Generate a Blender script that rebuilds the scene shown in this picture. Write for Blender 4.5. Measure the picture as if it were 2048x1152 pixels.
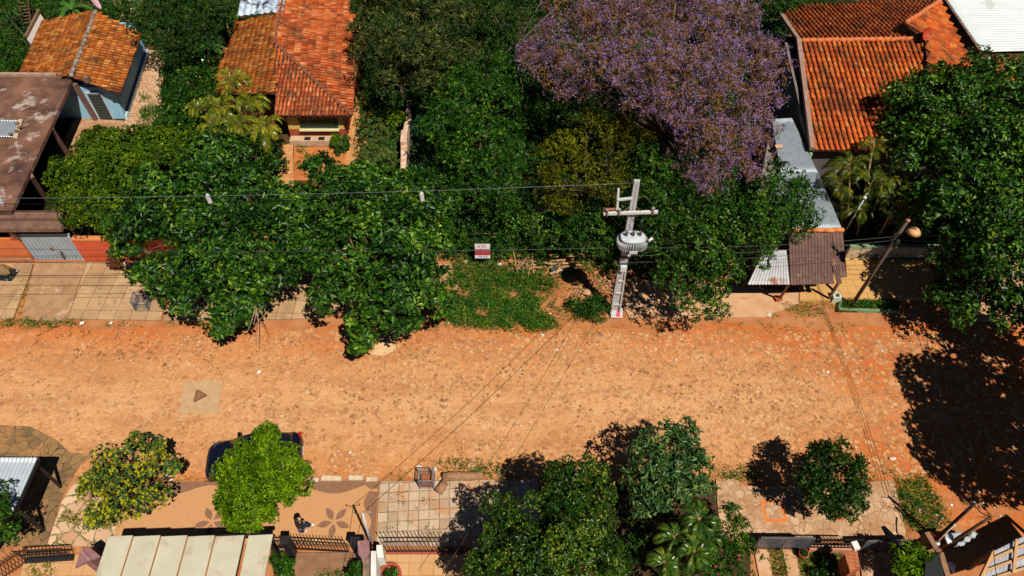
import bpy, math, random
import numpy as np
from mathutils import Vector, Matrix
random.seed(7); rng = np.random.default_rng(7)
for o in list(bpy.data.objects): bpy.data.objects.remove(o)
SC = bpy.context.scene
COL = SC.collection
# ---------------------------------------------------------------- camera (drone 30 m up)
F, TH, H = 1480.0, math.radians(39.5), 30.0
S_, C_ = math.sin(TH), math.cos(TH)
cam = bpy.data.cameras.new('camera'); camo = bpy.data.objects.new('camera', cam); COL.objects.link(camo)
camo.location = (0, 0, H); camo.rotation_euler = (TH, 0, 0)
cam.sensor_width = 36; cam.lens = 36 * F / 2048; cam.clip_end = 1000
SC.camera = camo
def P(px, py, z=0.0):
    """world point at height z seen at photo pixel (px,py)"""
    u = (px - 1024) / F; v = (py - 576) / F
    dy = S_ - C_ * v; dz = -C_ - S_ * v
    t = (H - z) / -dz
    return Vector((u * t, dy * t, z))
def depth(p): return p[1] * S_ + (H - p[2]) * C_
def m_of(px, p): return px * depth(p) / F
# ---------------------------------------------------------------- light
SUN = Vector((0.3135, -0.472, 0.906)).normalized()
elev = math.asin(SUN.z); az = math.atan2(SUN.x, SUN.y)
W = bpy.data.worlds.new('World'); SC.world = W; W.use_nodes = True
nt = W.node_tree; bg = nt.nodes['Background']
sky = nt.nodes.new('ShaderNodeTexSky'); sky.sky_type = 'NISHITA'; sky.sun_disc = False
sky.sun_elevation = elev; sky.sun_rotation = az; sky.altitude = 2500; sky.air_density = .45; sky.dust_density = .2
nt.links.new(sky.outputs[0], bg.inputs[0]); bg.inputs[1].default_value = 0.05
sl = bpy.data.lights.new('sun', 'SUN'); sl.energy = 5.0; sl.angle = math.radians(0.5); sl.color = (1, .925, .79)
so = bpy.data.objects.new('sun', sl); COL.objects.link(so); so.rotation_euler = SUN.to_track_quat('Z', 'Y').to_euler()
so.location = (0, 0, 60)
vs = SC.view_settings; vs.view_transform = 'Standard'; vs.look = 'None'; vs.gamma = 1; vs.exposure = 0.3
SC.cycles.max_bounces = 4; SC.cycles.diffuse_bounces = 1; SC.cycles.transmission_bounces = 2
# ---------------------------------------------------------------- materials
def newmat(name):
    m = bpy.data.materials.new(name); m.use_nodes = True
    return m, m.node_tree, m.node_tree.nodes['Principled BSDF']
def ramp(nt, stops, interp='LINEAR'):
    r = nt.nodes.new('ShaderNodeValToRGB'); r.color_ramp.interpolation = interp
    e = r.color_ramp.elements
    while len(e) < len(stops): e.new(0.5)
    for i, (p, c) in enumerate(stops): e[i].position = p; e[i].color = (*c, 1)
    return r
def noise(nt, scale, detail=4, rough=.6, vec=None, dist=0):
    n = nt.nodes.new('ShaderNodeTexNoise'); n.inputs['Scale'].default_value = scale
    n.inputs['Detail'].default_value = detail; n.inputs['Roughness'].default_value = rough
    n.inputs['Distortion'].default_value = dist
    if vec: nt.links.new(vec, n.inputs['Vector'])
    return n
def wpos(nt):
    g = nt.nodes.new('ShaderNodeNewGeometry'); return g.outputs['Position']
def mixc(nt, fac, a, b, mode='MIX'):
    m = nt.nodes.new('ShaderNodeMix'); m.data_type = 'RGBA'; m.blend_type = mode
    for k, s in ((0, fac), (6, a), (7, b)):
        if isinstance(s, (int, float)): m.inputs[k].default_value = s
        elif isinstance(s, tuple): m.inputs[k].default_value = (*s, 1)
        else: nt.links.new(s, m.inputs[k])
    return m.outputs[2]
def math_(nt, op, a, b=0.0):
    m = nt.nodes.new('ShaderNodeMath'); m.operation = op
    for k, s in ((0, a), (1, b)):
        if isinstance(s, (int, float)): m.inputs[k].default_value = s
        else: nt.links.new(s, m.inputs[k])
    return m.outputs[0]
def bump(nt, bs, h, strength=.4, dist=.02):
    b = nt.nodes.new('ShaderNodeBump'); b.inputs['Strength'].default_value = strength; b.inputs['Distance'].default_value = dist
    nt.links.new(h, b.inputs['Height']); nt.links.new(b.outputs[0], bs.inputs['Normal'])
MC = {}
def mat(name, c1, c2=None, scale=3, rough=.8, metal=0, bmp=.25, stain=None, lo=.35, hi=.65, spec=.3):
    if name in MC: return MC[name]
    m, nt, bs = newmat(name)
    bs.inputs['Roughness'].default_value = rough; bs.inputs['Metallic'].default_value = metal
    bs.inputs['Specular IOR Level'].default_value = spec
    c2 = c2 or tuple(x * .7 for x in c1)
    pos = wpos(nt); n = noise(nt, scale, 6, .65, pos)
    r = ramp(nt, [(lo, c1), (hi, c2)]); nt.links.new(n.outputs[0], r.inputs[0]); out = r.outputs[0]
    if stain:
        n2 = noise(nt, stain[1], 9, .72, pos, .15); r2 = ramp(nt, [(stain[2], (0, 0, 0)), (stain[2] + .08, (1, 1, 1))])
        nt.links.new(n2.outputs[0], r2.inputs[0]); out = mixc(nt, r2.outputs[0], out, stain[0])
    nt.links.new(out, bs.inputs['Base Color'])
    if bmp:
        n3 = noise(nt, scale * 8, 4, .7, pos); bump(nt, bs, n3.outputs[0], bmp, .02)
    MC[name] = m; return m
def leafmat(name, cols, rough=.5, trans=.15, clump=.8, spec=.35):
    m, nt, bs = newmat(name)
    g = nt.nodes.new('ShaderNodeNewGeometry')
    n = noise(nt, clump, 3, .6, g.outputs['Position'])
    nn = math_(nt, 'MULTIPLY_ADD', n.outputs[0], 1.6); nt.nodes[-1].inputs[2].default_value = -.55
    v = math_(nt, 'ADD', math_(nt, 'MULTIPLY', g.outputs['Random Per Island'], .6), math_(nt, 'MULTIPLY', nn, .55))
    k = len(cols) - 1
    r = ramp(nt, [(i / k * .78 + .07, c) for i, c in enumerate(cols)]); nt.links.new(v, r.inputs[0])
    nt.links.new(r.outputs[0], bs.inputs['Base Color'])
    bs.inputs['Roughness'].default_value = rough * .6; bs.inputs['Specular IOR Level'].default_value = spec * .7
    if trans:
        t = nt.nodes.new('ShaderNodeBsdfTranslucent'); mx = nt.nodes.new('ShaderNodeMixShader'); mx.inputs[0].default_value = trans
        nt.links.new(mixc(nt, .35, r.outputs[0], (.3, .42, .0)), t.inputs[0])
        nt.links.new(bs.outputs[0], mx.inputs[1]); nt.links.new(t.outputs[0], mx.inputs[2])
        nt.links.new(mx.outputs[0], nt.nodes['Material Output'].inputs[0])
    return m
def tilemat(name, cols, moss=(.05, .025, .012), mossf=.62, mscale=.9):
    m, nt, bs = newmat(name)
    g = nt.nodes.new('ShaderNodeNewGeometry')
    r = ramp(nt, [(i / (len(cols) - 1), c) for i, c in enumerate(cols)]); nt.links.new(g.outputs['Random Per Island'], r.inputs[0])
    n = noise(nt, mscale, 6, .75, g.outputs['Position'], .3); r2 = ramp(nt, [(mossf - .16, (0, 0, 0)), (mossf + .04, (.85, .85, .85))]); nt.links.new(n.outputs[0], r2.inputs[0])
    c = mixc(nt, r2.outputs[0], r.outputs[0], moss)
    n2 = noise(nt, 14, 5, .7, g.outputs['Position']); r3 = ramp(nt, [(.5, (0, 0, 0)), (.68, (.75, .75, .75))]); nt.links.new(n2.outputs[0], r3.inputs[0])
    c = mixc(nt, r3.outputs[0], c, moss)
    nt.links.new(c, bs.inputs['Base Color']); bs.inputs['Roughness'].default_value = .85; bs.inputs['Specular IOR Level'].default_value = .2
    n3 = noise(nt, 40, 3, .7, g.outputs['Position']); bump(nt, bs, n3.outputs[0], .3, .01)
    return m
# ---------------------------------------------------------------- object helpers
OFF = {}
def prop(o, label=None, cat=None, group=None, kind=None):
    if label: o['label'] = label
    if cat: o['category'] = cat
    if group: o['group'] = group
    if kind: o['kind'] = kind
    return o
def thing(name, loc, label, cat, group=None):
    o = bpy.data.objects.new(name, None); COL.objects.link(o); o.location = loc; o.empty_display_size = .3
    OFF[o.name] = Vector(loc); return prop(o, label, cat, group)
def link(name, me, parent, m, loc=None):
    o = bpy.data.objects.new(name, me); COL.objects.link(o)
    off = OFF[parent.name] if parent else Vector(loc if loc is not None else (0, 0, 0))
    if parent: o.parent = parent
    else: o.location = off
    OFF[o.name] = off
    if off.length > 0: me.transform(Matrix.Translation(-off))
    for x in (m if isinstance(m, (list, tuple)) else [m]): me.materials.append(x)
    return o
def V(*a): return Vector(a[0]) if len(a) == 1 else Vector(a)
class MB:
    def __init__(s): s.v = []; s.f = []; s.sm = []
    def add(s, vs, fs, sm=False):
        b = len(s.v); s.v += [tuple(x) for x in vs]; s.f += [tuple(i + b for i in f) for f in fs]; s.sm += [sm] * len(fs)
    def hexa(s, a, b):  # two quads of 4 points (bottom, top)
        s.add(list(a) + list(b), [(3, 2, 1, 0), (4, 5, 6, 7), (0, 1, 5, 4), (1, 2, 6, 5), (2, 3, 7, 6), (3, 0, 4, 7)]); return s
    def box(s, c, sz, rz=0):
        x, y, z = [k / 2 for k in sz]; R = Matrix.Rotation(rz, 3, 'Z'); c = V(c)
        q = [(-x, -y), (x, -y), (x, y), (-x, y)]
        return s.hexa([c + R @ V(i, j, -z) for i, j in q], [c + R @ V(i, j, z) for i, j in q])
    def beam(s, a, b, w, h, up=(0, 0, 1)):
        a, b = V(a), V(b); d = (b - a).normalized(); up = V(up)
        if abs(d.dot(up)) > .98: up = V(0, 1, 0)
        x = d.cross(up).normalized() * w / 2; y = x.cross(d).normalized() * h / 2
        return s.hexa([a - x - y, a + x - y, a + x + y, a - x + y], [b - x - y, b + x - y, b + x + y, b - x + y])
    def tube(s, pts, r, n=8, sm=True):
        pts = [V(p) for p in pts]; rs = r if isinstance(r, (list, tuple)) else [r] * len(pts)
        vs = []; fs = []; prev = None
        for i, p in enumerate(pts):
            d = (pts[min(i + 1, len(pts) - 1)] - pts[max(i - 1, 0)]).normalized()
            if prev is None: x = d.orthogonal().normalized()
            else: x = (prev - d * prev.dot(d)).normalized()
            prev = x; y = d.cross(x)
            for k in range(n):
                a = 2 * math.pi * k / n; vs.append(p + (x * math.cos(a) + y * math.sin(a)) * rs[i])
        for i in range(len(pts) - 1):
            for k in range(n):
                k2 = (k + 1) % n; fs.append((i * n + k, i * n + k2, (i + 1) * n + k2, (i + 1) * n + k))
        fs.append(tuple(range(n - 1, -1, -1))); fs.append(tuple((len(pts) - 1) * n + k for k in range(n)))
        s.add(vs, fs, sm); return s
    def prism(s, poly, z0, z1=None):
        """poly: 2D/3D points; vertical extrusion z0..z1, or down by z0 when z1 is None and points are 3D"""
        n = len(poly)
        if z1 is None: top = [V(p) for p in poly]; bot = [p - V(0, 0, z0) for p in top]
        else: bot = [V(p[0], p[1], z0) for p in poly]; top = [V(p[0], p[1], z1) for p in poly]
        ar = sum(poly[i][0] * poly[(i + 1) % n][1] - poly[(i + 1) % n][0] * poly[i][1] for i in range(n))
        if ar < 0: bot.reverse(); top.reverse()
        s.add(bot + top, [tuple(range(n - 1, -1, -1)), tuple(range(n, 2 * n))] + [(i, (i + 1) % n, (i + 1) % n + n, i + n) for i in range(n)]); return s
    def blob(s, c, r, seed=0, sub=2, amp=.15):
        import bmesh
        bm = bmesh.new(); bmesh.ops.create_icosphere(bm, subdivisions=sub, radius=1)
        rr = random.Random(seed); ph = [rr.random() * 6 for _ in range(6)]
        vs = []
        for v in bm.verts:
            k = 1 + amp * (math.sin(v.co.x * 3 + ph[0]) + math.sin(v.co.y * 4 + ph[1]) + math.sin(v.co.z * 5 + ph[2]) * .7 + math.sin(v.co.x * 7 + v.co.y * 6 + ph[3]) * .5)
            vs.append(V(c) + V(v.co.x * r[0], v.co.y * r[1], v.co.z * r[2]) * k)
        s.add(vs, [tuple(x.index for x in f.verts) for f in bm.faces], True); bm.free(); return s
    def build(s, name, m, parent=None, loc=None):
        me = bpy.data.meshes.new(name); me.from_pydata(s.v, [], s.f)
        me.polygons.foreach_set('use_smooth', s.sm); me.update()
        return link(name, me, parent, m, loc)
def Gp(px, py, z=0): return P(px, py, z)
def flat(name, pts, z, m, th=.1, kind='structure', label=None, cat=None):
    poly = [P(x, y, z) for x, y in pts]
    o = MB().prism(poly, z - th, z).build(name, m)
    if kind: o['kind'] = kind
    if label: o['label'] = label
    if cat: o['category'] = cat
    return o
def wall(mb, a, b, th, z0, z1):
    a = V(a[0], a[1], 0); b = V(b[0], b[1], 0); d = (b - a).normalized(); n = V(-d.y, d.x, 0) * th / 2
    mb.prism([a - n, b - n, b + n, a + n], z0, z1); return mb
# ---------------------------------------------------------------- foliage
def leaf_mesh(name, tips, nrm, k, L, Wd, m, parent, up=.45, droop=.15, jitter=.12, kind=None):
    tips = np.repeat(tips, k, 0); nrm = np.repeat(nrm, k, 0); N = len(tips)
    r = rng.normal(size=(N, 3)); t = r - nrm * (r * nrm).sum(1, keepdims=True); t /= np.linalg.norm(t, axis=1, keepdims=True) + 1e-9
    a = rng.uniform(-.5, 1.5, (N, 1)) * up
    d = t + nrm * a; d /= np.linalg.norm(d, axis=1, keepdims=True)
    side = np.cross(d, nrm + rng.normal(scale=.6, size=(N, 3))); side /= np.linalg.norm(side, axis=1, keepdims=True) + 1e-9
    nn = np.cross(side, d)
    sz = rng.uniform(.65, 1.25, (N, 1)); l = L * sz; w = Wd * sz
    b = tips + rng.normal(scale=jitter * L, size=(N, 3)) + d * l * .08
    v = np.empty((N, 4, 3)); mid = b + d * l * .58
    v[:, 0] = b; v[:, 1] = mid + side * w * .5 + nn * w * .12; v[:, 2] = b + d * l - nn * l * droop; v[:, 3] = mid - side * w * .5 + nn * w * .12
    off = np.array(OFF[parent.name]) if parent else np.zeros(3)
    me = bpy.data.meshes.new(name); me.vertices.add(N * 4); me.vertices.foreach_set('co', (v - off).reshape(-1).astype(np.float32))
    base = (np.arange(N) * 4)[:, None]
    f = np.concatenate([base + [0, 1, 2], base + [0, 2, 3]], 1).reshape(-1)
    me.loops.add(N * 6); me.loops.foreach_set('vertex_index', f.astype(np.int32))
    me.polygons.add(N * 2); me.polygons.foreach_set('loop_start', (np.arange(N * 2) * 3).astype(np.int32)); me.polygons.foreach_set('loop_total', np.full(N * 2, 3, np.int32))
    me.update(calc_edges=True)
    o = bpy.data.objects.new(name, me); COL.objects.link(o); me.materials.append(m)
    if parent: o.parent = parent; OFF[o.name] = OFF[parent.name]
    else: OFF[o.name] = Vector((0, 0, 0))
    if kind: o['kind'] = kind
    return o
def sph(n, lowcut=-.35):
    z = rng.uniform(lowcut, 1, n); a = rng.uniform(0, 2 * np.pi, n); r = np.sqrt(1 - z * z)
    return np.stack([r * np.cos(a), r * np.sin(a), z], 1)
def crown_tips(lobes, spacing, clump=.33, rough=.2, flatz=.72, dens=1.0):
    dens *= .8; rough += .05
    """lobes: (center, radius). two-level clumping; returns tips and outward directions"""
    T = []; Nn = []
    for c, R in lobes:
        c = np.array(c); sc = np.array([1, 1, flatz])
        m = max(5, int(7 / clump ** 1.3 * .46)); sd = sph(m, -.5)
        cr = R * clump * rng.uniform(.5, 1.3, m)
        sc_c = c + sd * sc * (R * (1 - clump * .8) * rng.uniform(1 - rough, 1 + rough * .55, (m, 1)))
        for q, qr in zip(sc_c, cr):
            n = max(4, int(dens * 2 * math.pi * qr * qr / spacing ** 2)); d = sph(n, -.55)
            p = q + d * qr * rng.uniform(.7, 1.08, (n, 1)) * np.array([1, 1, .85])
            nr = d * .6 + (p - c) / R * .5 + np.array([0, 0, .35]); nr /= np.linalg.norm(nr, axis=1, keepdims=True)
            T.append(p); Nn.append(nr)
        n = int(dens * 1.2 * math.pi * R * R / spacing ** 2 * .45); d = sph(n, -.3)      # inner shell
        T.append(c + d * sc * R * rng.uniform(.25, .65, (n, 1))); Nn.append(d)
    T = np.concatenate(T); Nn = np.concatenate(Nn)
    return T, Nn
bark = mat('bark', (.16, .11, .075), (.07, .05, .035), 6, .9, bmp=.6)
def limbs(base, lobes, r0, zf=.35, parent=None, m=None):
    mb = MB(); b = V(base); cx = sum((V(c) for c, R in lobes), V(0, 0, 0)) / len(lobes)
    zt = b.z + (cx.z - b.z) * zf
    fork = V(b.x + (cx.x - b.x) * .35, b.y + (cx.y - b.y) * .35, zt)
    mb.tube([b - V(0, 0, .1), b + V(0, 0, .12), b.lerp(fork, .5) + V(random.uniform(-.1, .1), random.uniform(-.1, .1), 0), fork], [r0 * 1.5, r0 * 1.1, r0, r0 * .9], 9)
    for c, R in lobes:
        c = V(c); e = c + V(random.uniform(-.3, .3) * R, random.uniform(-.3, .3) * R, .25 * R); mid = fork.lerp(e, .5) + V(0, 0, -.1 * R)
        mb.tube([fork - V(0, 0, .1), mid, e], [r0 * .6, r0 * .38, r0 * .12], 6)
        for _ in range(3):
            q = mid.lerp(e, random.uniform(.1, .6)); d = V(sph(1, -.1)[0]) * R * .75
            mb.tube([q, q + d * .55 + V(0, 0, .05), q + d], [r0 * .22, r0 * .13, r0 * .05], 5)
    return mb.build('trunk', m or bark, parent)
def tree(name, label, px_lobes, base, m, L=.2, Wd=.1, k=7, spacing=.3, r0=.14, cat='tree', clump=.33, rough=.2, flatz=.72, dens=1.0, group=None, up=.45, droop=.15, extra=None):
    lobes = []
    for (x, y, z, r) in px_lobes:
        c = P(x, y, z); lobes.append((c, m_of(r, c)))
    b = P(*base, 0) if len(base) == 2 else V(base)
    t = thing(name, b, label, cat, group)
    limbs(b, lobes, r0, parent=t)
    T, Nn = crown_tips(lobes, spacing, clump, rough, flatz, dens)
    ok = T[:, 2] > .12; T, Nn = T[ok], Nn[ok]
    leaf_mesh('crown', T, Nn, k, L, Wd, m, t, up, droop)
    if extra:
        for nm, m2, L2, W2, k2, frac in extra:
            s = rng.random(len(T)) < frac
            leaf_mesh(nm, T[s] + Nn[s] * L * .5, Nn[s], k2, L2, W2, m2, t, .6, .1, .5)
    return t
def inpoly(x, y, poly):
    c = False; n = len(poly); j = n - 1
    for i in range(n):
        if (poly[i][1] > y) != (poly[j][1] > y) and x < (poly[j][0] - poly[i][0]) * (y - poly[i][1]) / (poly[j][1] - poly[i][1]) + poly[i][0]: c = not c
        j = i
    return c
def scatter(poly, n, z, edge=0):
    poly = [P(x, y, z) for x, y in poly] if len(poly[0]) == 2 and not isinstance(poly[0], Vector) else poly
    xs = [p[0] for p in poly]; ys = [p[1] for p in poly]; out = []
    while len(out) < n:
        x = random.uniform(min(xs), max(xs)); y = random.uniform(min(ys), max(ys))
        if inpoly(x, y, poly): out.append((x + random.gauss(0, edge), y + random.gauss(0, edge), z))
    return np.array(out)
def polyarea(poly):
    n = len(poly); return abs(sum(poly[i][0] * poly[(i + 1) % n][1] - poly[(i + 1) % n][0] * poly[i][1] for i in range(n))) / 2
def grass(name, label, poly, z, m, dens=60, L=.16, Wd=.035, k=5, hump=.05, edge=.12, up=1.3, cat='grass', patchy=0.0):
    wp = [P(x, y, z) for x, y in poly]; n = int(polyarea(wp) * dens); T = scatter(wp, n, z, edge)
    if patchy:
        ph = np.sin(T[:, 0] * 2.1 + 1.3) * np.cos(T[:, 1] * 2.7 + .4) + .6 * np.sin(T[:, 0] * 5.3 + T[:, 1] * 4.1)
        T = T[ph + rng.normal(scale=.3, size=len(T)) > patchy - 1]
    T[:, 2] += np.abs(rng.normal(scale=hump, size=len(T)))
    N = np.tile([0., 0., 1.], (len(T), 1)) + rng.normal(scale=.25, size=(len(T), 3)); N /= np.linalg.norm(N, axis=1, keepdims=True)
    o = leaf_mesh(name, T, N, k, L, Wd, m, None, up, .1, .5, 'stuff'); return prop(o, label, cat)
# ---------------------------------------------------------------- tiled / corrugated roofs
def plane_n(p): 
    n = (p[1] - p[0]).cross(p[2] - p[0]).normalized(); return n if n.z > 0 else -n
def tile_roof(name, pts, parent, m, pitch=.27, row=.34, base_th=.08, jit=.012, holes=None, mbase=None, lift=.0):
    n = plane_n(pts); d = V(n.x, n.y, 0)
    d = (V(0, 0, -1) - n * V(0, 0, -1).dot(n)).normalized(); u = n.cross(d).normalized(); o = pts[0]
    q = [((p - o).dot(u), (p - o).dot(d)) for p in pts]
    mb = MB(); base = [p - n * (.05) for p in pts]
    MB().prism(base, base_th).build('under_tiles', mat('channel_shade_clay', (.11, .035, .018), (.04, .016, .01), 3, .9), parent)  # dark base colour paints the shade in the channels between tile columns
    a0, a1 = min(x for x, _ in q), max(x for x, _ in q); b0, b1 = min(y for _, y in q), max(y for _, y in q)
    nseg = 6; na = int((a1 - a0) / pitch) + 2; nb = int((b1 - b0) / row) + 2
    for i in range(na):
        a = a0 + (i + .5) * pitch
        for j in range(nb):
            b = b1 - (j + .5) * row + row * .1
            if not inpoly(a, b, q): continue
            if holes and inpoly(a, b, holes): continue
            ja = random.gauss(0, jit); jb = random.gauss(0, jit); tw = random.gauss(0, .03); r1 = pitch * .37; r0 = pitch * .31
            vs = []
            for e, (bb, rr, hh) in enumerate(((b - row * .56, r0, .0), (b + row * .56, r1, .05))):
                for s in range(nseg + 1):
                    t = math.pi * s / nseg
                    x = a + ja + math.cos(t) * rr + tw * (bb - b); h = hh + math.sin(t) * rr * .95 + lift
                    vs.append(o + u * x + d * (bb + jb) + n * h)
            vs += [v - n * .025 for v in vs[nseg + 1:]]
            k = nseg + 1
            mb.add(vs, [(s, s + 1, k + s + 1, k + s) for s in range(nseg)] + [(k + s, k + s + 1, 2 * k + s + 1, 2 * k + s) for s in range(nseg)], True)
    return mb.build(name, m, parent)
def ridge_cap(name, a, b, parent, m, r=.15, step=.4, lift=.05):
    mb = MB(); a, b = V(a), V(b); L = (b - a).length; n = max(1, int(L / step)); d = (b - a) / n
    for i in range(n):
        p0 = a + d * i + V(random.gauss(0, .012), random.gauss(0, .012), lift); p1 = p0 + d * 1.08 + V(0, 0, .0)
        mb.tube([p0, p1], [r * .85, r], 8)
    return mb.build(name, m, parent)
def corrug(name, c, parent, m, pitch=.12, amp=.022, along=0, th=.01, loc=None, sag=.0, rag=0):
    """c: 4 corners (a,b,cc,d); ribs run from edge ab to edge dc; waves spread along ab"""
    a, b, cc, d = [V(x) for x in c]; L = max((b - a).length, (cc - d).length); nw = max(3, int(L / pitch)); nu = nw * 6
    nrm = (b - a).cross(d - a).normalized(); nrm = nrm if nrm.z > -0.001 else -nrm
    nv = 8; vs = []; fs = []
    for j in range(nv + 1):
        v = j / nv
        for i in range(nu + 1):
            u = i / nu; e = 0
            if rag and j in (0, nv): e = rag * (math.sin(int(u * L / .8) * 7.7 + j) )
            ve = v + e * (1 if j else -1) / 10 if rag else v
            p = a.lerp(b, u).lerp(d.lerp(cc, u), ve); h = amp * math.sin(u * nw * 2 * math.pi) - sag * math.sin(u * L * 1.3) * math.sin(v * 3)
            vs.append(p + nrm * h)
    w = nu + 1
    for j in range(nv):
        for i in range(nu): fs.append((j * w + i, j * w + i + 1, (j + 1) * w + i + 1, (j + 1) * w + i))
    n0 = len(vs); vs += [v - nrm * th for v in vs]; fs += [tuple(x + n0 for x in reversed(f)) for f in fs]
    for j in range(nv):
        for i in (0, nu): k = j * w + i; fs.append((k, k + w, k + w + n0, k + n0))
    for i in range(nu):
        for j in (0, nv): k = j * w + i; fs.append((k, k + 1, k + 1 + n0, k + n0))
    mb = MB(); mb.add(vs, fs, True); return mb.build(name, m, parent, loc)
def zat(pts, x, y):
    """put pixel (x,y) onto the plane through three points"""
    n = plane_n(pts); a = P(x, y, 0); C0 = V(0, 0, H); d = (a - C0); t = (pts[0] - C0).dot(n) / d.dot(n); return C0 + d * t
def text(s, name, size, mtx, m, parent, ext=.002):
    c = bpy.data.curves.new(name, 'FONT'); c.body = s; c.size = size; c.align_x = 'CENTER'; c.align_y = 'CENTER'; c.extrude = ext
    o = bpy.data.objects.new(name, c); COL.objects.link(o); bpy.context.view_layer.update()
    me = bpy.data.meshes.new_from_object(o.evaluated_get(bpy.context.evaluated_depsgraph_get())); bpy.data.objects.remove(o); bpy.data.curves.remove(c)
    me.transform(mtx); me.materials.clear(); me.name = name; return link(name, me, parent, m)
# ================================================================ SETTING
def road_mat():
    m, nt, bs = newmat('cobbled_road'); pos = wpos(nt)
    sep = nt.nodes.new('ShaderNodeSeparateXYZ'); nt.links.new(pos, sep.inputs[0])
    wn = noise(nt, 3, 2, .5, pos); wv = nt.nodes.new('ShaderNodeVectorMath'); wv.operation = 'SCALE'; wv.inputs[3].default_value = .16
    nt.links.new(wn.outputs[1], wv.inputs[0]); wa = nt.nodes.new('ShaderNodeVectorMath'); nt.links.new(pos, wa.inputs[0]); nt.links.new(wv.outputs[0], wa.inputs[1])
    vo = nt.nodes.new('ShaderNodeTexVoronoi'); vo.inputs['Scale'].default_value = 6.3; nt.links.new(wa.outputs[0], vo.inputs['Vector'])
    ve = nt.nodes.new('ShaderNodeTexVoronoi'); ve.feature = 'DISTANCE_TO_EDGE'; ve.inputs['Scale'].default_value = 6.3; nt.links.new(wa.outputs[0], ve.inputs['Vector'])
    sc = nt.nodes.new('ShaderNodeSeparateColor'); nt.links.new(vo.outputs['Color'], sc.inputs[0])
    stone = ramp(nt, [(0, (.14, .065, .04)), (.14, (.23, .11, .06)), (.3, (.33, .165, .085)), (.5, (.44, .24, .12)), (.72, (.5, .27, .13)), (.9, (.53, .33, .18)), (1, (.6, .42, .26))]); nt.links.new(sc.outputs[0], stone.inputs[0])
    # dust colour: tan in the wheel area, red-orange to the sides
    big = noise(nt, .35, 5, .65, pos); yn = math_(nt, 'ABSOLUTE', math_(nt, 'SUBTRACT', sep.outputs[1], 17.6)); 
    e = math_(nt, 'ADD', math_(nt, 'MULTIPLY', yn, .14), math_(nt, 'MULTIPLY', math_(nt, 'MAXIMUM', math_(nt, 'SUBTRACT', sep.outputs[0], 11.0), 0.0), .07))
    e = math_(nt, 'ADD', e, math_(nt, 'MULTIPLY', big.outputs[0], .55))
    dust = ramp(nt, [(.34, (.53, .28, .13)), (.6, (.5, .235, .095)), (.8, (.47, .17, .055)), (.95, (.43, .12, .03))]); nt.links.new(e, dust.inputs[0])
    # visible stones fraction
    pn = noise(nt, 1.1, 6, .7, pos, .4); cov = ramp(nt, [(.4, (.25, .25, .25)), (.62, (1, 1, 1))]); nt.links.new(pn.outputs[0], cov.inputs[0])
    edge = ramp(nt, [(.06, (0, 0, 0)), (.14, (1, 1, 1))]); nt.links.new(ve.outputs['Distance'], edge.inputs[0])
    sg = ramp(nt, [(.55, (1, 1, 1)), (.8, (.3, .3, .3))]); nt.links.new(sc.outputs[1], sg.inputs[0])
    f = math_(nt, 'MULTIPLY', math_(nt, 'MULTIPLY', cov.outputs[0], edge.outputs[0]), sg.outputs[0])
    zn = noise(nt, .28, 4, .6, pos, .8); zr = ramp(nt, [(.4, (.55, .55, .55)), (.58, (1, 1, 1))]); nt.links.new(zn.outputs[0], zr.inputs[0]); f = math_(nt, 'MULTIPLY', f, zr.outputs[0])
    er = ramp(nt, [(.75, (1, 1, 1)), (1.0, (.25, .25, .25))]); nt.links.new(e, er.inputs[0]); f = math_(nt, 'MULTIPLY', f, er.outputs[0])
    mp2 = nt.nodes.new('ShaderNodeMapping'); mp2.inputs['Scale'].default_value = (.16, .9, 1); nt.links.new(pos, mp2.inputs[0])
    st = noise(nt, 1.1, 6, .65, mp2.outputs[0], .3); sr = ramp(nt, [(.47, (0, 0, 0)), (.62, (.6, .6, .6))]); nt.links.new(st.outputs[0], sr.inputs[0]); c = mixc(nt, sr.outputs[0], dust.outputs[0], (.36, .15, .06))
    bl = noise(nt, 1.7, 8, .78, pos, .2); b2_ = ramp(nt, [(.53, (0, 0, 0)), (.6, (.55, .55, .55))]); nt.links.new(bl.outputs[0], b2_.inputs[0]); c = mixc(nt, b2_.outputs[0], c, (.3, .12, .05))
    lt = noise(nt, .8, 8, .75, pos, .2); l2_ = ramp(nt, [(.55, (0, 0, 0)), (.66, (.5, .5, .5))]); nt.links.new(lt.outputs[0], l2_.inputs[0]); c = mixc(nt, l2_.outputs[0], c, (.6, .37, .19))
    c = mixc(nt, math_(nt, 'MULTIPLY', f, .9), c, stone.outputs[0])
    gap = ramp(nt, [(.0, (1, 1, 1)), (.045, (0, 0, 0))]); nt.links.new(ve.outputs['Distance'], gap.inputs[0])
    c = mixc(nt, math_(nt, 'MULTIPLY', math_(nt, 'MULTIPLY', gap.outputs[0], cov.outputs[0]), .35), c, (.24, .1, .04))
    # small darker specks and litter, thin green film in patches
    sp = nt.nodes.new('ShaderNodeTexVoronoi'); sp.inputs['Scale'].default_value = 2.3; sp.inputs['Randomness'].default_value = 1; nt.links.new(wa.outputs[0], sp.inputs['Vector'])
    spr = ramp(nt, [(.1, (1, 1, 1)), (.16, (0, 0, 0))]); nt.links.new(sp.outputs['Distance'], spr.inputs[0])
    c = mixc(nt, math_(nt, 'MULTIPLY', spr.outputs[0], .45), c, (.17, .07, .035))
    gn = noise(nt, .55, 6, .75, pos); gr = ramp(nt, [(.57, (0, 0, 0)), (.68, (.55, .55, .55))]); nt.links.new(gn.outputs[0], gr.inputs[0])
    c = mixc(nt, math_(nt, 'MULTIPLY', gr.outputs[0], gap.outputs[0]), c, (.13, .12, .02))
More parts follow.
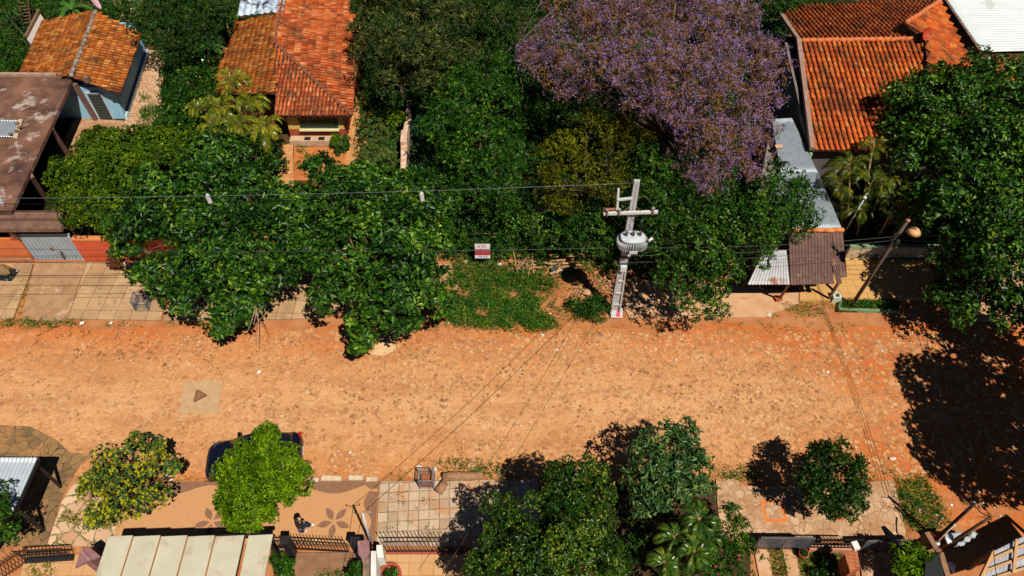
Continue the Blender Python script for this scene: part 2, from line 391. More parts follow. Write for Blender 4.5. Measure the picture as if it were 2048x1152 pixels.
    fn = noise(nt, 9, 6, .75, pos); fr = ramp(nt, [(.3, (.8, .78, .76)), (.7, (1.2, 1.2, 1.2))]); nt.links.new(fn.outputs[0], fr.inputs[0])
    c = mixc(nt, 1.0, c, fr.outputs[0], 'MULTIPLY')
    nt.links.new(c, bs.inputs['Base Color']); bs.inputs['Roughness'].default_value = .95; bs.inputs['Specular IOR Level'].default_value = .1
    hh = math_(nt, 'ADD', math_(nt, 'MULTIPLY', f, 1.0), math_(nt, 'MULTIPLY', fn.outputs[0], .5)); hh = math_(nt, 'ADD', hh, math_(nt, 'MULTIPLY', sc.outputs[2], .6))
    bump(nt, bs, hh, .45, .04); return m
def soil_mat(name, a, b, c3, s=1.2, green=None, gth=.55):
    m, nt, bs = newmat(name); pos = wpos(nt); n = noise(nt, s, 8, .72, pos, .3)
    r = ramp(nt, [(.3, a), (.5, b), (.7, c3)]); nt.links.new(n.outputs[0], r.inputs[0]); c = r.outputs[0]
    if green:
        g = noise(nt, .8, 7, .75, pos); gr = ramp(nt, [(gth, (0, 0, 0)), (gth + .08, (1, 1, 1))]); nt.links.new(g.outputs[0], gr.inputs[0]); c = mixc(nt, gr.outputs[0], c, green)
    nt.links.new(c, bs.inputs['Base Color']); bs.inputs['Roughness'].default_value = .95; bs.inputs['Specular IOR Level'].default_value = .1
    n2 = noise(nt, 12, 6, .75, pos); bump(nt, bs, n2.outputs[0], .6, .05); return m
def slab_mat(name, c1, c2, joint, ang, sx, sy, ox=0, oy=0, jw=.03, rnd=.25, voro=None, stain=None):
    """joined paving: square slabs (brick texture) turned by ang, or irregular slabs (voronoi)"""
    m, nt, bs = newmat(name); pos = wpos(nt)
    mp = nt.nodes.new('ShaderNodeMapping'); mp.inputs['Rotation'].default_value = (0, 0, ang); mp.inputs['Location'].default_value = (ox, oy, 0); nt.links.new(pos, mp.inputs[0])
    if voro:
        wn = noise(nt, 2.2, 3, .6, pos); wv = nt.nodes.new('ShaderNodeVectorMath'); wv.operation = 'SCALE'; wv.inputs[3].default_value = .35; nt.links.new(wn.outputs[1], wv.inputs[0])
        wa = nt.nodes.new('ShaderNodeVectorMath'); nt.links.new(mp.outputs[0], wa.inputs[0]); nt.links.new(wv.outputs[0], wa.inputs[1]); mp = wa
        ve = nt.nodes.new('ShaderNodeTexVoronoi'); ve.feature = 'DISTANCE_TO_EDGE'; ve.inputs['Scale'].default_value = voro
        vo = nt.nodes.new('ShaderNodeTexVoronoi'); vo.inputs['Scale'].default_value = voro
        nt.links.new(mp.outputs[0], ve.inputs['Vector']); nt.links.new(mp.outputs[0], vo.inputs['Vector'])
        sc = nt.nodes.new('ShaderNodeSeparateColor'); nt.links.new(vo.outputs['Color'], sc.inputs[0]); rv = sc.outputs[0]
        j = ramp(nt, [(jw * .5, (1, 1, 1)), (jw * 1.2, (0, 0, 0))]); nt.links.new(ve.outputs['Distance'], j.inputs[0]); jf = j.outputs[0]
    else:
        br = nt.nodes.new('ShaderNodeTexBrick'); br.offset = 0; br.inputs['Scale'].default_value = 1; br.inputs['Mortar Size'].default_value = jw * .5
        br.inputs['Brick Width'].default_value = sx; br.inputs['Row Height'].default_value = sy; br.inputs['Color1'].default_value = (0, 0, 0, 1); br.inputs['Color2'].default_value = (1, 1, 1, 1); br.inputs['Mortar'].default_value = (.5, .5, .5, 1)
        wn = noise(nt, 2.5, 2, .5, pos); wv = nt.nodes.new('ShaderNodeVectorMath'); wv.operation = 'SCALE'; wv.inputs[3].default_value = .05; nt.links.new(wn.outputs[1], wv.inputs[0])
        wa = nt.nodes.new('ShaderNodeVectorMath'); nt.links.new(mp.outputs[0], wa.inputs[0]); nt.links.new(wv.outputs[0], wa.inputs[1]); nt.links.new(wa.outputs[0], br.inputs['Vector'])
        rv = br.outputs['Color']; jf = br.outputs['Fac']
    n = noise(nt, 1.3, 6, .7, pos); f = math_(nt, 'ADD', math_(nt, 'MULTIPLY', rv, rnd * 2), math_(nt, 'MULTIPLY', n.outputs[0], 1 - rnd))
    r = ramp(nt, [(.25, c1), (.85, c2)]); nt.links.new(f, r.inputs[0]); c = r.outputs[0]
    if stain:
        n4 = noise(nt, .9, 6, .7, pos, .4); r4 = ramp(nt, [(.5, (0, 0, 0)), (.62, (.8, .8, .8))]); nt.links.new(n4.outputs[0], r4.inputs[0]); c = mixc(nt, r4.outputs[0], c, stain)
    n5 = noise(nt, 3, 5, .7, pos); r5 = ramp(nt, [(.35, (.3, .3, .3)), (.6, (1, 1, 1))]); nt.links.new(n5.outputs[0], r5.inputs[0])
    c = mixc(nt, math_(nt, 'MULTIPLY', jf, r5.outputs[0]), c, joint)
    nt.links.new(c, bs.inputs['Base Color']); bs.inputs['Roughness'].default_value = .9; bs.inputs['Specular IOR Level'].default_value = .15
    n3 = noise(nt, 22, 4, .7, pos); h = math_(nt, 'SUBTRACT', math_(nt, 'MULTIPLY', n3.outputs[0], .3), jf); bump(nt, bs, h, .5, .02); return m
def ground_sheet(name, poly, z, m):
    o = MB(); o.add([(x, y, z) for x, y in poly], [tuple(range(len(poly)))]); o = o.build(name, m); o['kind'] = 'structure'; return o
soil = soil_mat('red_soil', (.30, .10, .03), (.38, .15, .06), (.42, .2, .09), 1.0, (.05, .055, .012), .58)
yard = soil_mat('yard_soil', (.04, .022, .01), (.09, .04, .016), (.2, .08, .03), .9, (.01, .02, .004), .42)
ground_sheet('ground', [(-300, -200), (300, -200), (300, 500), (-300, 500)], 0, soil)
ROAD = road_mat()
rp = [(-60, 14.2)] + [(x, 14.0 + .12 * math.sin(x * .9) + .1 * math.sin(x * 2.3)) for x in range(-28, 16)] + [(17, 13.2), (21, 10), (24, 6), (60, 4), (60, 22.6)] + [(x, 22.2 + .15 * math.sin(x * .7) + .12 * math.sin(x * 1.9)) for x in range(28, -29, -1)] + [(-60, 22.4)]
ground_sheet('road', rp, .006, ROAD)
ground_sheet('garden_ground', [(-60, 27.0), (16, 27.2), (60, 27.0), (60, 90), (-60, 90)], .004, yard)
TILE = slab_mat('pavement_tile', (.3, .18, .09), (.42, .27, .15), (.16, .08, .035), 0.02, .82, .82, .1, .2, .04, .3, stain=(.26, .16, .09))
CONC = mat('driveway_concrete', (.36, .21, .115), (.25, .13, .065), 1.6, .9, stain=((.44, .3, .19), .8, .55))
# left pavement and kerb
flat('pavement', [(-120, 527), (66, 527), (58, 552), (26, 636), (-120, 640)], .12, TILE, .14)
flat('driveway', [(70, 524), (173, 524), (135, 636), (120, 641), (60, 640), (44, 630)], .115, CONC, .13)
flat('pavement', [(174, 524), (345, 526), (322, 640), (136, 637)], .12, TILE, .14)
flat('pavement', [(352, 526), (905, 528), (900, 560), (640, 636), (328, 641)], .13, TILE, .15)
flat('doorstep', [(215, 523), (400, 526), (398, 534), (213, 531)], .2, mat('worn_concrete', (.5, .42, .33), (.36, .25, .17), 3, .9), .1)
# pavement and terraces right of the tall pole
SAND = mat('sandy_concrete', (.5, .31, .18), (.42, .22, .11), 1.3, .9, stain=((.38, .15, .06), 1.2, .56))
flat('pavement', [(1246, 612), (1262, 555), (1470, 570), (1600, 584), (1598, 606), (1530, 634), (1260, 636)], .1, SAND, .12)
flat('terrace', [(1596, 520), (1700, 516), (1860, 520), (1880, 596), (1668, 600), (1600, 602)], .16, slab_mat('ochre_paving', (.44, .23, .07), (.5, .3, .12), (.3, .13, .04), 0, .45, .45, 0, 0, .025, .1), .18)
flat('grass_bed', [(1676, 598), (1798, 600), (1800, 624), (1672, 622)], .1, yard, .12)
mb = MB(); q = [P(1676, 622, 0), P(1798, 626, 0)]; wall(mb, q[0], q[1], .12, 0, .2); wall(mb, P(1676, 621, 0), P(1682, 598, 0), .1, 0, .19)
prop(mb.build('bed_kerb', mat('green_paint', (.12, .26, .14), (.2, .22, .12), 5, .8)), kind='structure')
flat('pavement', [(1880, 520), (2300, 520), (2300, 640), (1960, 640), (1905, 600)], .12, SAND, .14)
# bottom side
TERR = mat('terrazzo', (.47, .245, .115), (.42, .205, .085), 9, .85, bmp=.2)
DARKT = mat('terrazzo_brown', (.24, .125, .075), (.17, .08, .045), 8, .85)
flat('pavement', [(238, 966), (757, 962), (747, 1088), (228, 1090)], .12, TERR, .14)
mb = MB(); top = [(238 + i * 8.65, 965 - i * .06) for i in range(61)]
bot = [(x, y + 16 + 9 * math.sin((x - 300) / 26) if x < 735 else y + 16) for x, y in top]
for i in range(60):
    mb.prism([P(*top[i], .124), P(*top[i + 1], .124), P(*bot[i + 1], .124), P(*bot[i], .124)], .003)
prop(mb.build('pavement_border', DARKT), kind='structure')
mb = MB(); n = 30
for i in range(n):
    y0 = 983 + i * 3.45; y1 = y0 + 3.45; w = lambda y: 17 + 9 * math.sin((y - 985) / 13)
    xr = lambda y: 757 - (y - 963) * .08
    mb.prism([P(xr(y0) - w(y0), y0, .1235), P(xr(y0), y0, .1235), P(xr(y1), y1, .1235), P(xr(y1) - w(y1), y1, .1235)], .003)
prop(mb.build('pavement_border', DARKT), kind='structure')
def flower(cx, cy, R):
    c = P(cx, cy, .124); mb = MB()
    for k in range(5):
        a = math.radians(52 + 72 * k); d = V(math.cos(a), math.sin(a), 0); s = V(-d.y, d.x, 0); pts = []
        for i in range(9): t = i / 8; pts.append(c + d * (R * (.12 + .88 * t)) + s * R * .2 * math.sin(math.pi * t))
        for i in range(7, 0, -1): t = i / 8; pts.append(c + d * (R * (.12 + .88 * t)) - s * R * .2 * math.sin(math.pi * t))
        mb.prism(pts, .003)
    prop(mb.build('petal_inlay', DARKT), kind='structure')
flower(668, 1043, .72); flower(424, 1043, .72)
STONEP = slab_mat('square_stone_paving', (.33, .225, .15), (.46, .34, .24), (.12, .08, .04), -.06, .43, .43, .12, .1, .04, .3, stain=(.4, .2, .1))
flat('pavement', [(760, 963), (1075, 958), (1080, 1092), (752, 1092)], .1, STONEP, .12)
mb = MB()
for (x, y, w, h) in [(664, 958, 40, 9), (712, 957, 28, 8), (744, 960, 22, 8), (628, 961, 20, 7)]: c = P(x, y, .09); mb.box(c, (w / 46, .2 * h / 8, .2), random.uniform(-.05, .05))
prop(mb.build('kerb', mat('white_kerb_stone', (.6, .5, .38), (.45, .32, .2), 4, .9)), kind='structure')
CRAZY = slab_mat('crazy_paving', (.33, .19, .1), (.48, .31, .19), (.2, .1, .05), .3, 1, 1, 0, 0, .035, .3, voro=3.2, stain=(.34, .17, .08))
flat('pavement', [(1432, 958), (1470, 958), (1490, 972), (1700, 975), (1752, 962), (1788, 960), (1812, 1066), (1805, 1078), (1440, 1076)], .1, CRAZY, .12)
fr = [(1520, 1001), (1562, 999), (1576, 1043), (1531, 1044)]; fp = [P(x, y, .104) for x, y in fr]; mb = MB()
cen = sum(fp, V(0, 0, 0)) / 4
for i in range(4):
    a, b = fp[i], fp[(i + 1) % 4]; mb.prism([a, b, b.lerp(cen, .26), a.lerp(cen, .26)], .004)
prop(mb.build('tile_frame', mat('orange_tile', (.62, .17, .03), (.5, .12, .02), 6, .7)), kind='structure')
mb = MB(); fp = [P(x, y, .104) for x, y in [(1672, 1020), (1682, 1020), (1686, 1040), (1677, 1042)]]; mb.prism(fp, .004); prop(mb.build('tile_frame', MC['orange_tile']), kind='structure')
BASALT = slab_mat('dark_stone_paving', (.12, .08, .045), (.24, .14, .06), (.06, .035, .015), 1.0, 1, 1, 0, 0, .04, .3, voro=2.6, stain=(.36, .18, .07))
flat('side_path', [(-260, 845), (0, 850), (60, 853), (110, 878), (140, 905), (187, 908), (160, 930), (125, 990), (92, 1092), (-260, 1100)], .03, BASALT, .05)
flat('pavement', [(150, 962), (238, 962), (228, 1092), (94, 1092), (122, 1005)], .08, slab_mat('pink_stones', (.4, .22, .12), (.55, .38, .25), (.12, .1, .03), .2, 1, 1, 0, 0, .07, .4, voro=1.8), .09)
# inner yards along the bottom edge
flat('driveway', [(560, 1106), (738, 1104), (745, 1260), (560, 1260)], .1, mat('brown_cement', (.25, .13, .07), (.18, .09, .05), 3, .9), .1)
PATIO = slab_mat('patio_tile', (.46, .25, .11), (.5, .3, .15), (.3, .13, .05), 0, .5, .5, .1, .1, .025, .15)
flat('patio', [(770, 1108), (1010, 1108), (1020, 1260), (770, 1260)], .1, PATIO, .1)
flat('strip_path', [(1508, 1098), (1536, 1098), (1552, 1200), (1528, 1200)], .08, SAND, .1)
flat('strip_path', [(1565, 1098), (1590, 1098), (1612, 1200), (1585, 1200)], .08, SAND, .1)
flat('patio', [(1718, 1102), (1850, 1102), (1880, 1240), (1735, 1240)], .09, CRAZY, .1)
flat('yard_ground', [(50, 1110), (240, 1108), (230, 1260), (20, 1260)], .06, PATIO, .07)
# upper side yards
BRICKP = slab_mat('brick_path', (.4, .17, .06), (.5, .25, .1), (.25, .09, .03), 0, .3, .3, 0, 0, .03, .25)
flat('brick_path', [(690, 170), (738, 170), (745, 330), (692, 330)], .06, BRICKP, .06)
flat('garden_path', [(566, 290), (586, 285), (588, 395), (548, 395)], .06, BRICKP, .06)
flat('front_yard', [(588, 293), (700, 293), (690, 360), (588, 360)], .04, soil_mat('bare_yard', (.3, .09, .03), (.42, .14, .045), (.5, .2, .07), 1.5, (.05, .07, .012), .56), .04)
flat('brick_path', [(255, 100), (330, 100), (318, 275), (268, 290), (250, 245)], .06, slab_mat('worn_brick', (.42, .22, .12), (.5, .32, .2), (.14, .09, .04), .1, .35, .35, 0, 0, .05, .3, voro=3.6), .06)
flat('side_yard', [(150, 236), (260, 242), (240, 300), (105, 330)], .03, mat('dusty_cement', (.42, .25, .14), (.26, .12, .06), 2, .9), .05)
flat('yard_path', [(225, 0), (285, 0), (288, 40), (240, 45)], .03, SAND, .04)
SP = MB().prism([P(x, y, .02) for x, y in [(742, 708), (752, 690), (765, 675), (780, 672), (792, 688), (786, 703), (765, 711)]], .02).build('sand_patch', mat('pale_sand', (.6, .42, .24), (.5, .3, .15), 5, .95)); prop(SP, kind='structure')
flat('shaded_bed', [(1085, 966), (1432, 966), (1438, 1078), (1500, 1100), (1505, 1260), (1020, 1260), (1012, 1095), (1082, 1094)], .05, mat('shaded_bed_soil', (.035, .02, .01), (.07, .035, .015), 2, .95), .05)  # dark sheet, the shade between the bottom trees is in its colour
def road_stones(name, label, n, smin, smax, cols, dens):
    xs = rng.uniform(-27, 24, n * 3); ys = rng.uniform(14.15, 21.9, n * 3)
    w = np.sin(xs * .55 + 1.1) * np.cos(ys * .9 + xs * .2) + .5 * np.sin(xs * 1.9 + ys * 2.3) + .06 * xs; keep = rng.normal(scale=.6, size=n * 3) + w > dens
    xs, ys = xs[keep][:n], ys[keep][:n]; N = len(xs); K = 6
    ang = rng.uniform(0, 2 * np.pi, N); r = rng.uniform(smin, smax, N); a = ang[:, None] + np.arange(K) * 2 * np.pi / K + rng.uniform(-.35, .35, (N, K)); rr = r[:, None] * rng.uniform(.6, 1.1, (N, K))
    st = rng.uniform(.5, 1, N)[:, None]; dx = np.cos(a) * rr; dy = np.sin(a) * rr * st; ca, sa = np.cos(ang)[:, None], np.sin(ang)[:, None]
    z = rng.uniform(.012, .024, N)[:, None] + (dx * rng.normal(scale=.05, size=(N, 1)))
    X = xs[:, None] + dx * ca - dy * sa; Y = ys[:, None] + dx * sa + dy * ca
    top = np.stack([X, Y, np.broadcast_to(z, X.shape)], 2); bot = np.stack([xs[:, None] + (X - xs[:, None]) * 1.1, ys[:, None] + (Y - ys[:, None]) * 1.1, np.zeros_like(X)], 2)
    v = np.concatenate([top, bot], 1).reshape(-1, 3); f = []
    for i in range(N):
        b = i * 12; f.append(tuple(range(b, b + 6)))
        for k in range(6): f.append((b + k, b + 6 + k, b + 6 + (k + 1) % 6, b + (k + 1) % 6))
    mb = MB(); mb.v = [tuple(p) for p in v]; mb.f = f; mb.sm = [False] * len(f)
    prop(mb.build(name, leafmat(label[:12], cols, .95, 0, .6, .08)), label, 'stones', kind='stuff')
road_stones('road_stones', 'small brown and tan stones bedded all over the dirt road', 5200, .05, .12, [(.2, .09, .045), (.36, .18, .08), (.46, .25, .12), (.52, .32, .17)], -.1)
road_stones('road_stones', 'larger flat cobbles showing through the dust of the road', 1200, .09, .15, [(.26, .12, .06), (.4, .2, .09), (.48, .27, .13), (.52, .33, .18)], .25)
# manhole slab with its grate in the road
t = thing('manhole', P(400, 793, 0), 'square pale concrete manhole slab with a rusty triangular grate set in the road', 'manhole')
MB().prism([P(x, y, .03) for x, y in [(371, 761), (445, 761), (434, 826), (356, 827)]], .03).build('slab', mat('slab_concrete', (.44, .3, .175), (.38, .22, .11), 3, .9), t)
m, nt, bs = newmat('rusty_grate'); pos = wpos(nt); ck = nt.nodes.new('ShaderNodeTexVoronoi'); ck.inputs['Scale'].default_value = 16; ck.inputs['Randomness'].default_value = 0; nt.links.new(pos, ck.inputs['Vector'])
r = ramp(nt, [(.36, (.03, .015, .01)), (.46, (.3, .13, .06))]); nt.links.new(ck.outputs['Distance'], r.inputs[0]); nt.links.new(r.outputs[0], bs.inputs['Base Color'])
tri = [P(x, y, .045) for x, y in [(393, 781), (400, 782), (414, 791), (388, 804)]]; MB().prism(tri, .02).build('grate', m, t)
mb = MB()
for a, b in zip(tri, tri[1:] + tri[:1]): mb.beam(a, b, .03, .03)
mb.build('grate_rim', mat('dark_rust', (.09, .035, .02), None, 8, .8), t)
#PART3
# ================================================================ BUILDINGS
TILE_OLD = tilemat('old_clay_tiles', [(.24, .05, .008), (.38, .095, .012), (.48, .15, .022), (.32, .07, .01), (.58, .24, .06), (.43, .11, .014)])
TILE_RED = tilemat('red_clay_tiles', [(.27, .04, .01), (.42, .075, .014), (.5, .12, .03), (.33, .055, .012), (.6, .21, .08), (.45, .09, .02)], mossf=.62)
TILE_NEW = tilemat('orange_clay_tiles', [(.38, .06, .012), (.5, .09, .015), (.58, .14, .022), (.44, .07, .014), (.6, .2, .045)], mossf=.6, mscale=.7)
CAPM = mat('ridge_clay', (.42, .1, .03), (.25, .06, .02), 5, .85)
ZINC = mat('zinc_sheet', (.34, .38, .43), (.25, .29, .34), 2.5, .42, .35, .12, stain=((.3, .15, .08), .9, .66))
ZINCW = mat('white_sheet', (.5, .55, .57), (.44, .49, .52), 1, .5, 0, .05, stain=((.36, .38, .38), .6, .58))
RUSTY = mat('fibre_cement', (.16, .09, .075), (.09, .05, .04), 3, .9, 0, .3, stain=((.26, .17, .13), 1.5, .6))
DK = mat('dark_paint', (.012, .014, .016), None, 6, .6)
BLK = mat('iron_black', (.02, .018, .02), None, 6, .5)
CONCD = mat('stained_concrete', (.2, .095, .06), (.045, .022, .018), .55, .9, bmp=.35, stain=((.36, .28, .25), .75, .55))
CONCB = mat('beam_concrete', (.19, .105, .075), (.12, .06, .045), 3, .9, bmp=.4)
GREYC = mat('pole_concrete', (.44, .44, .45), (.34, .34, .36), 3, .85, bmp=.15, stain=((.26, .23, .21), 1.6, .6))
WOOD = mat('weathered_wood', (.2, .12, .07), (.12, .065, .035), 6, .9)
def inset(pts, k):
    c = sum(pts, V(0, 0, 0)) / len(pts); return [V(c.x + (p.x - c.x) * k, c.y + (p.y - c.y) * k, p.z) for p in pts]
# --- blue house, upper left
BLUE = mat('blue_wall', (.2, .42, .6), (.27, .47, .62), 2, .85, stain=((.42, .48, .5), 2, .64))
z1, z2 = 2.5, 3.5
R1, R2 = P(192, 22, z2), P(143, 152, z2); E1, E2 = P(283, 68, z1), P(240, 187, z1); L1, L2 = P(88, 42, z1), P(44, 143, z1)
t = thing('blue_house', V((R1.x + R2.x) / 2, (R1.y + R2.y) / 2, 0), 'small pale blue house with an old two-sided clay tile roof and green louvred door', 'house')
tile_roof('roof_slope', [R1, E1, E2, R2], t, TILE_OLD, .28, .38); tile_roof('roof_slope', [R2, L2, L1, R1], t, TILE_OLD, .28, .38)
ridge_cap('ridge', R1, R2, t, mat('mossy_ridge', (.12, .07, .05), (.3, .27, .24), 3, .9), .13, .45, .02)
cN, cS = P(298, 107, 0), P(255, 240, 0); wN, wS = V(cN.x - .12, cN.y, 0), V(cS.x - .1, cS.y + .12, 0)
wl = P(108, 236, 0); wW = V(wl.x, wS.y, 0); wNW = V(L1.x + .5, wN.y, 0)
MB().prism([wW, wS, wN, wNW], 0, z1 - .08).build('wall', BLUE, t)
mb = MB(); nrm = V(0, -1, 0); gy = wS.y + .1
mb.prism([V(wW.x, gy, 0), V(wS.x, gy, 0), V(wS.x, gy + .15, 0), V(wW.x, gy + .15, 0)], z1 - .08, z1 + .02); mb.build('gable', BLUE, t)
dl, dr = P(203, 235, 0), P(228, 235, 0)
d = MB().box(V((dl.x + dr.x) / 2, wS.y - .02, 1.0), (dr.x - dl.x, .06, 1.9)).build('door', mat('dark_green_door', (.02, .04, .03), (.03, .05, .04), 8, .5), t)
mb = MB()
for k in range(9): mb.box(V((dl.x + dr.x) / 2, wS.y - .065, .15 + k * .21), (dr.x - dl.x - .06, .03, .12))
mb.build('louvre', mat('louvre_grey', (.05, .06, .055), None, 8, .5), d)
mb = MB().box(V((dl.x + dr.x) / 2, wS.y - .03, 2.02), (dr.x - dl.x + .2, .08, .12)).box(V(dl.x - .06, wS.y - .03, 1), (.1, .08, 1.96)).box(V(dr.x + .06, wS.y - .03, 1), (.1, .08, 1.96)).build('door_frame', mat('pale_frame', (.45, .55, .62), None, 5, .7), t)
mb = MB(); wall(mb, V(cS.x + .02, cS.y, 0), V(cN.x + .02, cN.y, 0), .1, 0, .35); mb.build('plinth', mat('light_blue_plinth', (.38, .55, .66), (.5, .58, .6), 3, .85), t)
t2 = thing('chimney_block', R2.lerp(E2, .33), 'small grey block sitting on the front tile edge of the blue house', 'block')
MB().box(R2.lerp(E2, .35) + V(0, 0, .2), (.3, .3, .35)).build('block', CONCB, t2)
# --- unfinished concrete house, left
zs = 3.1
sl_ = [P(-260, 152, zs), P(147, 154, zs), P(22, 424, zs), P(-300, 424, zs)]
t = thing('concrete_house', V(-30, 34, 0), 'unfinished flat roofed concrete house with a stained slab on raking bare posts', 'house')
MB().prism(sl_, .22).build('roof_slab', CONCD, t)
a, b = P(-200, 148, zs + .12), P(146, 150, zs + .12); MB().beam(a, b, .22, .2).build('parapet', mat('parapet_pale', (.4, .27, .2), (.25, .14, .1), 3, .9), t)
for tp, bs_ in (((149, 168), (192, 240)), ((102, 256), (140, 314)), ((62, 352), (96, 404))):
    bt = P(*bs_, 0); tpv = P(tp[0], tp[1], zs - .2)
    MB().beam(bt, tpv, .24, .24).build('post', CONCB, t)
mb = MB(); mb.prism([P(-300, 270, 0), P(70, 270, 0), P(20, 380, 0), P(-300, 380, 0)], 0, 2.85); mb.build('inner_wall', mat('inner_wall', (.24, .13, .08), None, 3, .9), t)
for (ya, yb) in ((425, 441), (445, 463)):
    A_, B_ = P(-200, (ya + yb) / 2, 2.75), P(127, (ya + yb) / 2 - 1, 2.75); MB().beam(A_, B_, .55, .24).build('beam', CONCB, t)
A_ = P(88, 470, 2.5); MB().beam(P(131, 441, 2.6), P(176, 502, 0) - V(0, 0, -.05), .2, .2).build('post', CONCB, t)
MB().beam(P(20, 462, 2.5), P(42, 480, 1.5), .2, .2).build('post', CONCB, t)
t = thing('roof_sheet', P(20, 258, zs), 'loose zinc sheet weighed down with stones on the stained slab roof', 'metal sheet')
corrug('sheet', [P(-60, 240, zs + .1), P(40, 240, zs + .1), P(30, 274, zs + .1), P(-60, 274, zs + .1)], t, ZINC, .16, .02)
MB().beam(P(42, 240, zs + .1), P(31, 276, zs + .1), .22, .12).build('edge_board', mat('pale_board', (.5, .4, .28), None, 5, .8), t)
for k, (x, y) in enumerate([(34, 246), (32, 262), (20, 268), (38, 254)]):
    MB().blob(P(x, y, zs + .24), (.12, .1, .08), k).build('stone', CONCB, t)
# orange front wall with the zinc gate
OR = mat('orange_wall', (.5, .12, .03), (.58, .16, .05), 2, .85, stain=((.35, .12, .06), 1.5, .6)); RD = mat('red_wall', (.5, .07, .025), (.55, .1, .04), 2, .85, stain=((.35, .1, .06), 1.5, .6))
fy = P(100, 520, 0).y; gx0, gx1 = P(70, 520, 0).x, P(172, 520, 0).x
t = thing('orange_wall', V(gx0 - 3, fy, 0), 'bright orange plastered street wall left of the corrugated gate', 'wall')
MB().prism([(-38, fy - .1), (gx0, fy - .1), (gx0, fy + .15), (-38, fy + .15)], 0, 1.75).build('wall', OR, t); MB().prism([(-38, fy - .16), (gx0 - .02, fy - .16), (gx0 - .02, fy - .102), (-38, fy - .102)], 0, .3).build('plinth', mat('plinth_pink', (.5, .25, .14), None, 3, .9), t)
MB().box(V(gx0 - .15, fy, 1.83), (.35, .3, .14)).build('cap', CAPM, t)
t = thing('red_wall', V(gx1 + 3, fy, 0), 'long red-orange street wall between the corrugated gate and the trees', 'wall')
xe = P(560, 520, 0).x
MB().prism([(gx1, fy - .1), (xe, fy - .1), (xe, fy + .15), (gx1, fy + .15)], 0, 1.6).build('wall', RD, t); MB().prism([(gx1, fy - .13), (xe, fy - .13), (xe, fy + .18), (gx1, fy + .18)], 1.602, 1.72).build('coping', mat('coping_orange', (.6, .2, .07), None, 3, .8), t)
t = thing('corrugated_gate', V((gx0 + gx1) / 2, fy, 0), 'wide blue-grey corrugated zinc gate in the orange street wall', 'gate')
corrug('sheet', [V(gx0 + .03, fy, .06), V(gx1 - .03, fy, .06), V(gx1 - .03, fy + .02, 1.95), V(gx0 + .03, fy + .02, 1.95)], t, mat('blue_zinc', (.33, .4, .46), (.26, .32, .38), 3, .45, .25, .1, stain=((.4, .3, .22), 1.2, .68)), .2, .022)
MB().beam(V(gx0, fy + .05, 1.97), V(gx1, fy + .05, 1.97), .08, .07).build('top_rail', ZINC, t); MB().box(V((gx0 + gx1) / 2, fy - .08, 1.0), (.12, .06, .14)).build('lock', mat('rust', (.3, .12, .05), None, 8, .9), t)
# --- tiled house in the middle
ze, zr = 2.35, 3.7
t = thing('yellow_house', P(640, 200, 0), 'yellow walled house with weathered red tile roof and barred front window', 'house')
A, B1, B2 = P(550, 87, zr), P(552, 231, ze), P(703, 231, ze)
RT = P(590, -60, zr); REt = P(690, -60, ze); 
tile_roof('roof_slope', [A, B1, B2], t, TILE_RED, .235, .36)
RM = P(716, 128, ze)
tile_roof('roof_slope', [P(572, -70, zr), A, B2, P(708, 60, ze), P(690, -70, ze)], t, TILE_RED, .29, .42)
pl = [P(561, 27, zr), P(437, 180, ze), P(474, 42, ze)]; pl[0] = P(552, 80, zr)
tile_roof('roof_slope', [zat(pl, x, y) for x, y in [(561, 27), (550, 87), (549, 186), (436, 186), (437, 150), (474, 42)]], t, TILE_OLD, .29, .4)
ridge_cap('ridge', A, B2, t, mat('dark_ridge', (.22, .08, .04), (.12, .05, .03), 5, .9), .12, .4, .06)
ridge_cap('ridge', P(572, -40, zr), A, t, MC['dark_ridge'], .1, .4, .04)
MB().beam(A + V(.05, 0, 0), B1 + V(0, 0, .05), .1, .1).build('verge', MC['dark_ridge'], t)
pb = [P(592, 283, 0), P(693, 283, 0)]; wy = pb[0].y + .1
YEL = mat('yellow_wall', (.55, .4, .12), (.5, .34, .1), 2, .85)
xl, xr_ = pb[0].x - .25, pb[1].x
MB().prism([(xl, wy), (xr_, wy), (xr_, wy + 10), (xl, wy + 10)], .45, ze - .1).build('wall', YEL, t)
MB().prism([(xl - .02, wy - .03), (xr_ + .02, wy - .03), (xr_ + .02, wy + 10.1), (xl - .02, wy + 10.1)], 0, .9).build('base_band', mat('brick_red_band', (.32, .07, .03), None, 3, .85), t)
wx0, wx1 = P(600, 262, 1).x, P(676, 262, 1).x; cx = (wx0 + wx1) / 2
w = MB().box(V(cx, wy - .03, 1.5), (wx1 - wx0, .08, 1.0)).build('window', mat('dark_glass', (.01, .02, .015), None, 4, .2, spec=.5), t)
mb = MB()
for k in range(13): mb.box(V(wx0 + .06 + k * (wx1 - wx0 - .12) / 12, wy - .1, 1.5), (.025, .025, .98))
for k in range(3): mb.box(V(cx, wy - .1, 1.1 + k * .4), (wx1 - wx0, .02, .03))
mb.build('grille', mat('green_iron', (.04, .1, .06), None, 6, .5), w)
MB().box(V(cx, wy - .15, .97), (wx1 - wx0 + .1, .28, .07)).build('sill', mat('sill_tile', (.6, .55, .36), (.5, .42, .2), 14, .5), w)
MB().prism([(xl - 3.3, wy + 1.2), (xl - .03, wy + 1.2), (xl - .03, wy + 10), (xl - 3.3, wy + 10)], 0, ze - .15).build('side_wing', mat('porch_wall', (.25, .1, .05), None, 3, .9), t)
sy = P(640, 292, 0).y
MB().prism([(xl, sy), (xr_ + .1, sy), (xr_ + .1, wy - .04), (xl, wy - .04)], 0, .4).build('step', mat('step_concrete', (.5, .36, .24), (.38, .24, .15), 3, .9), t)
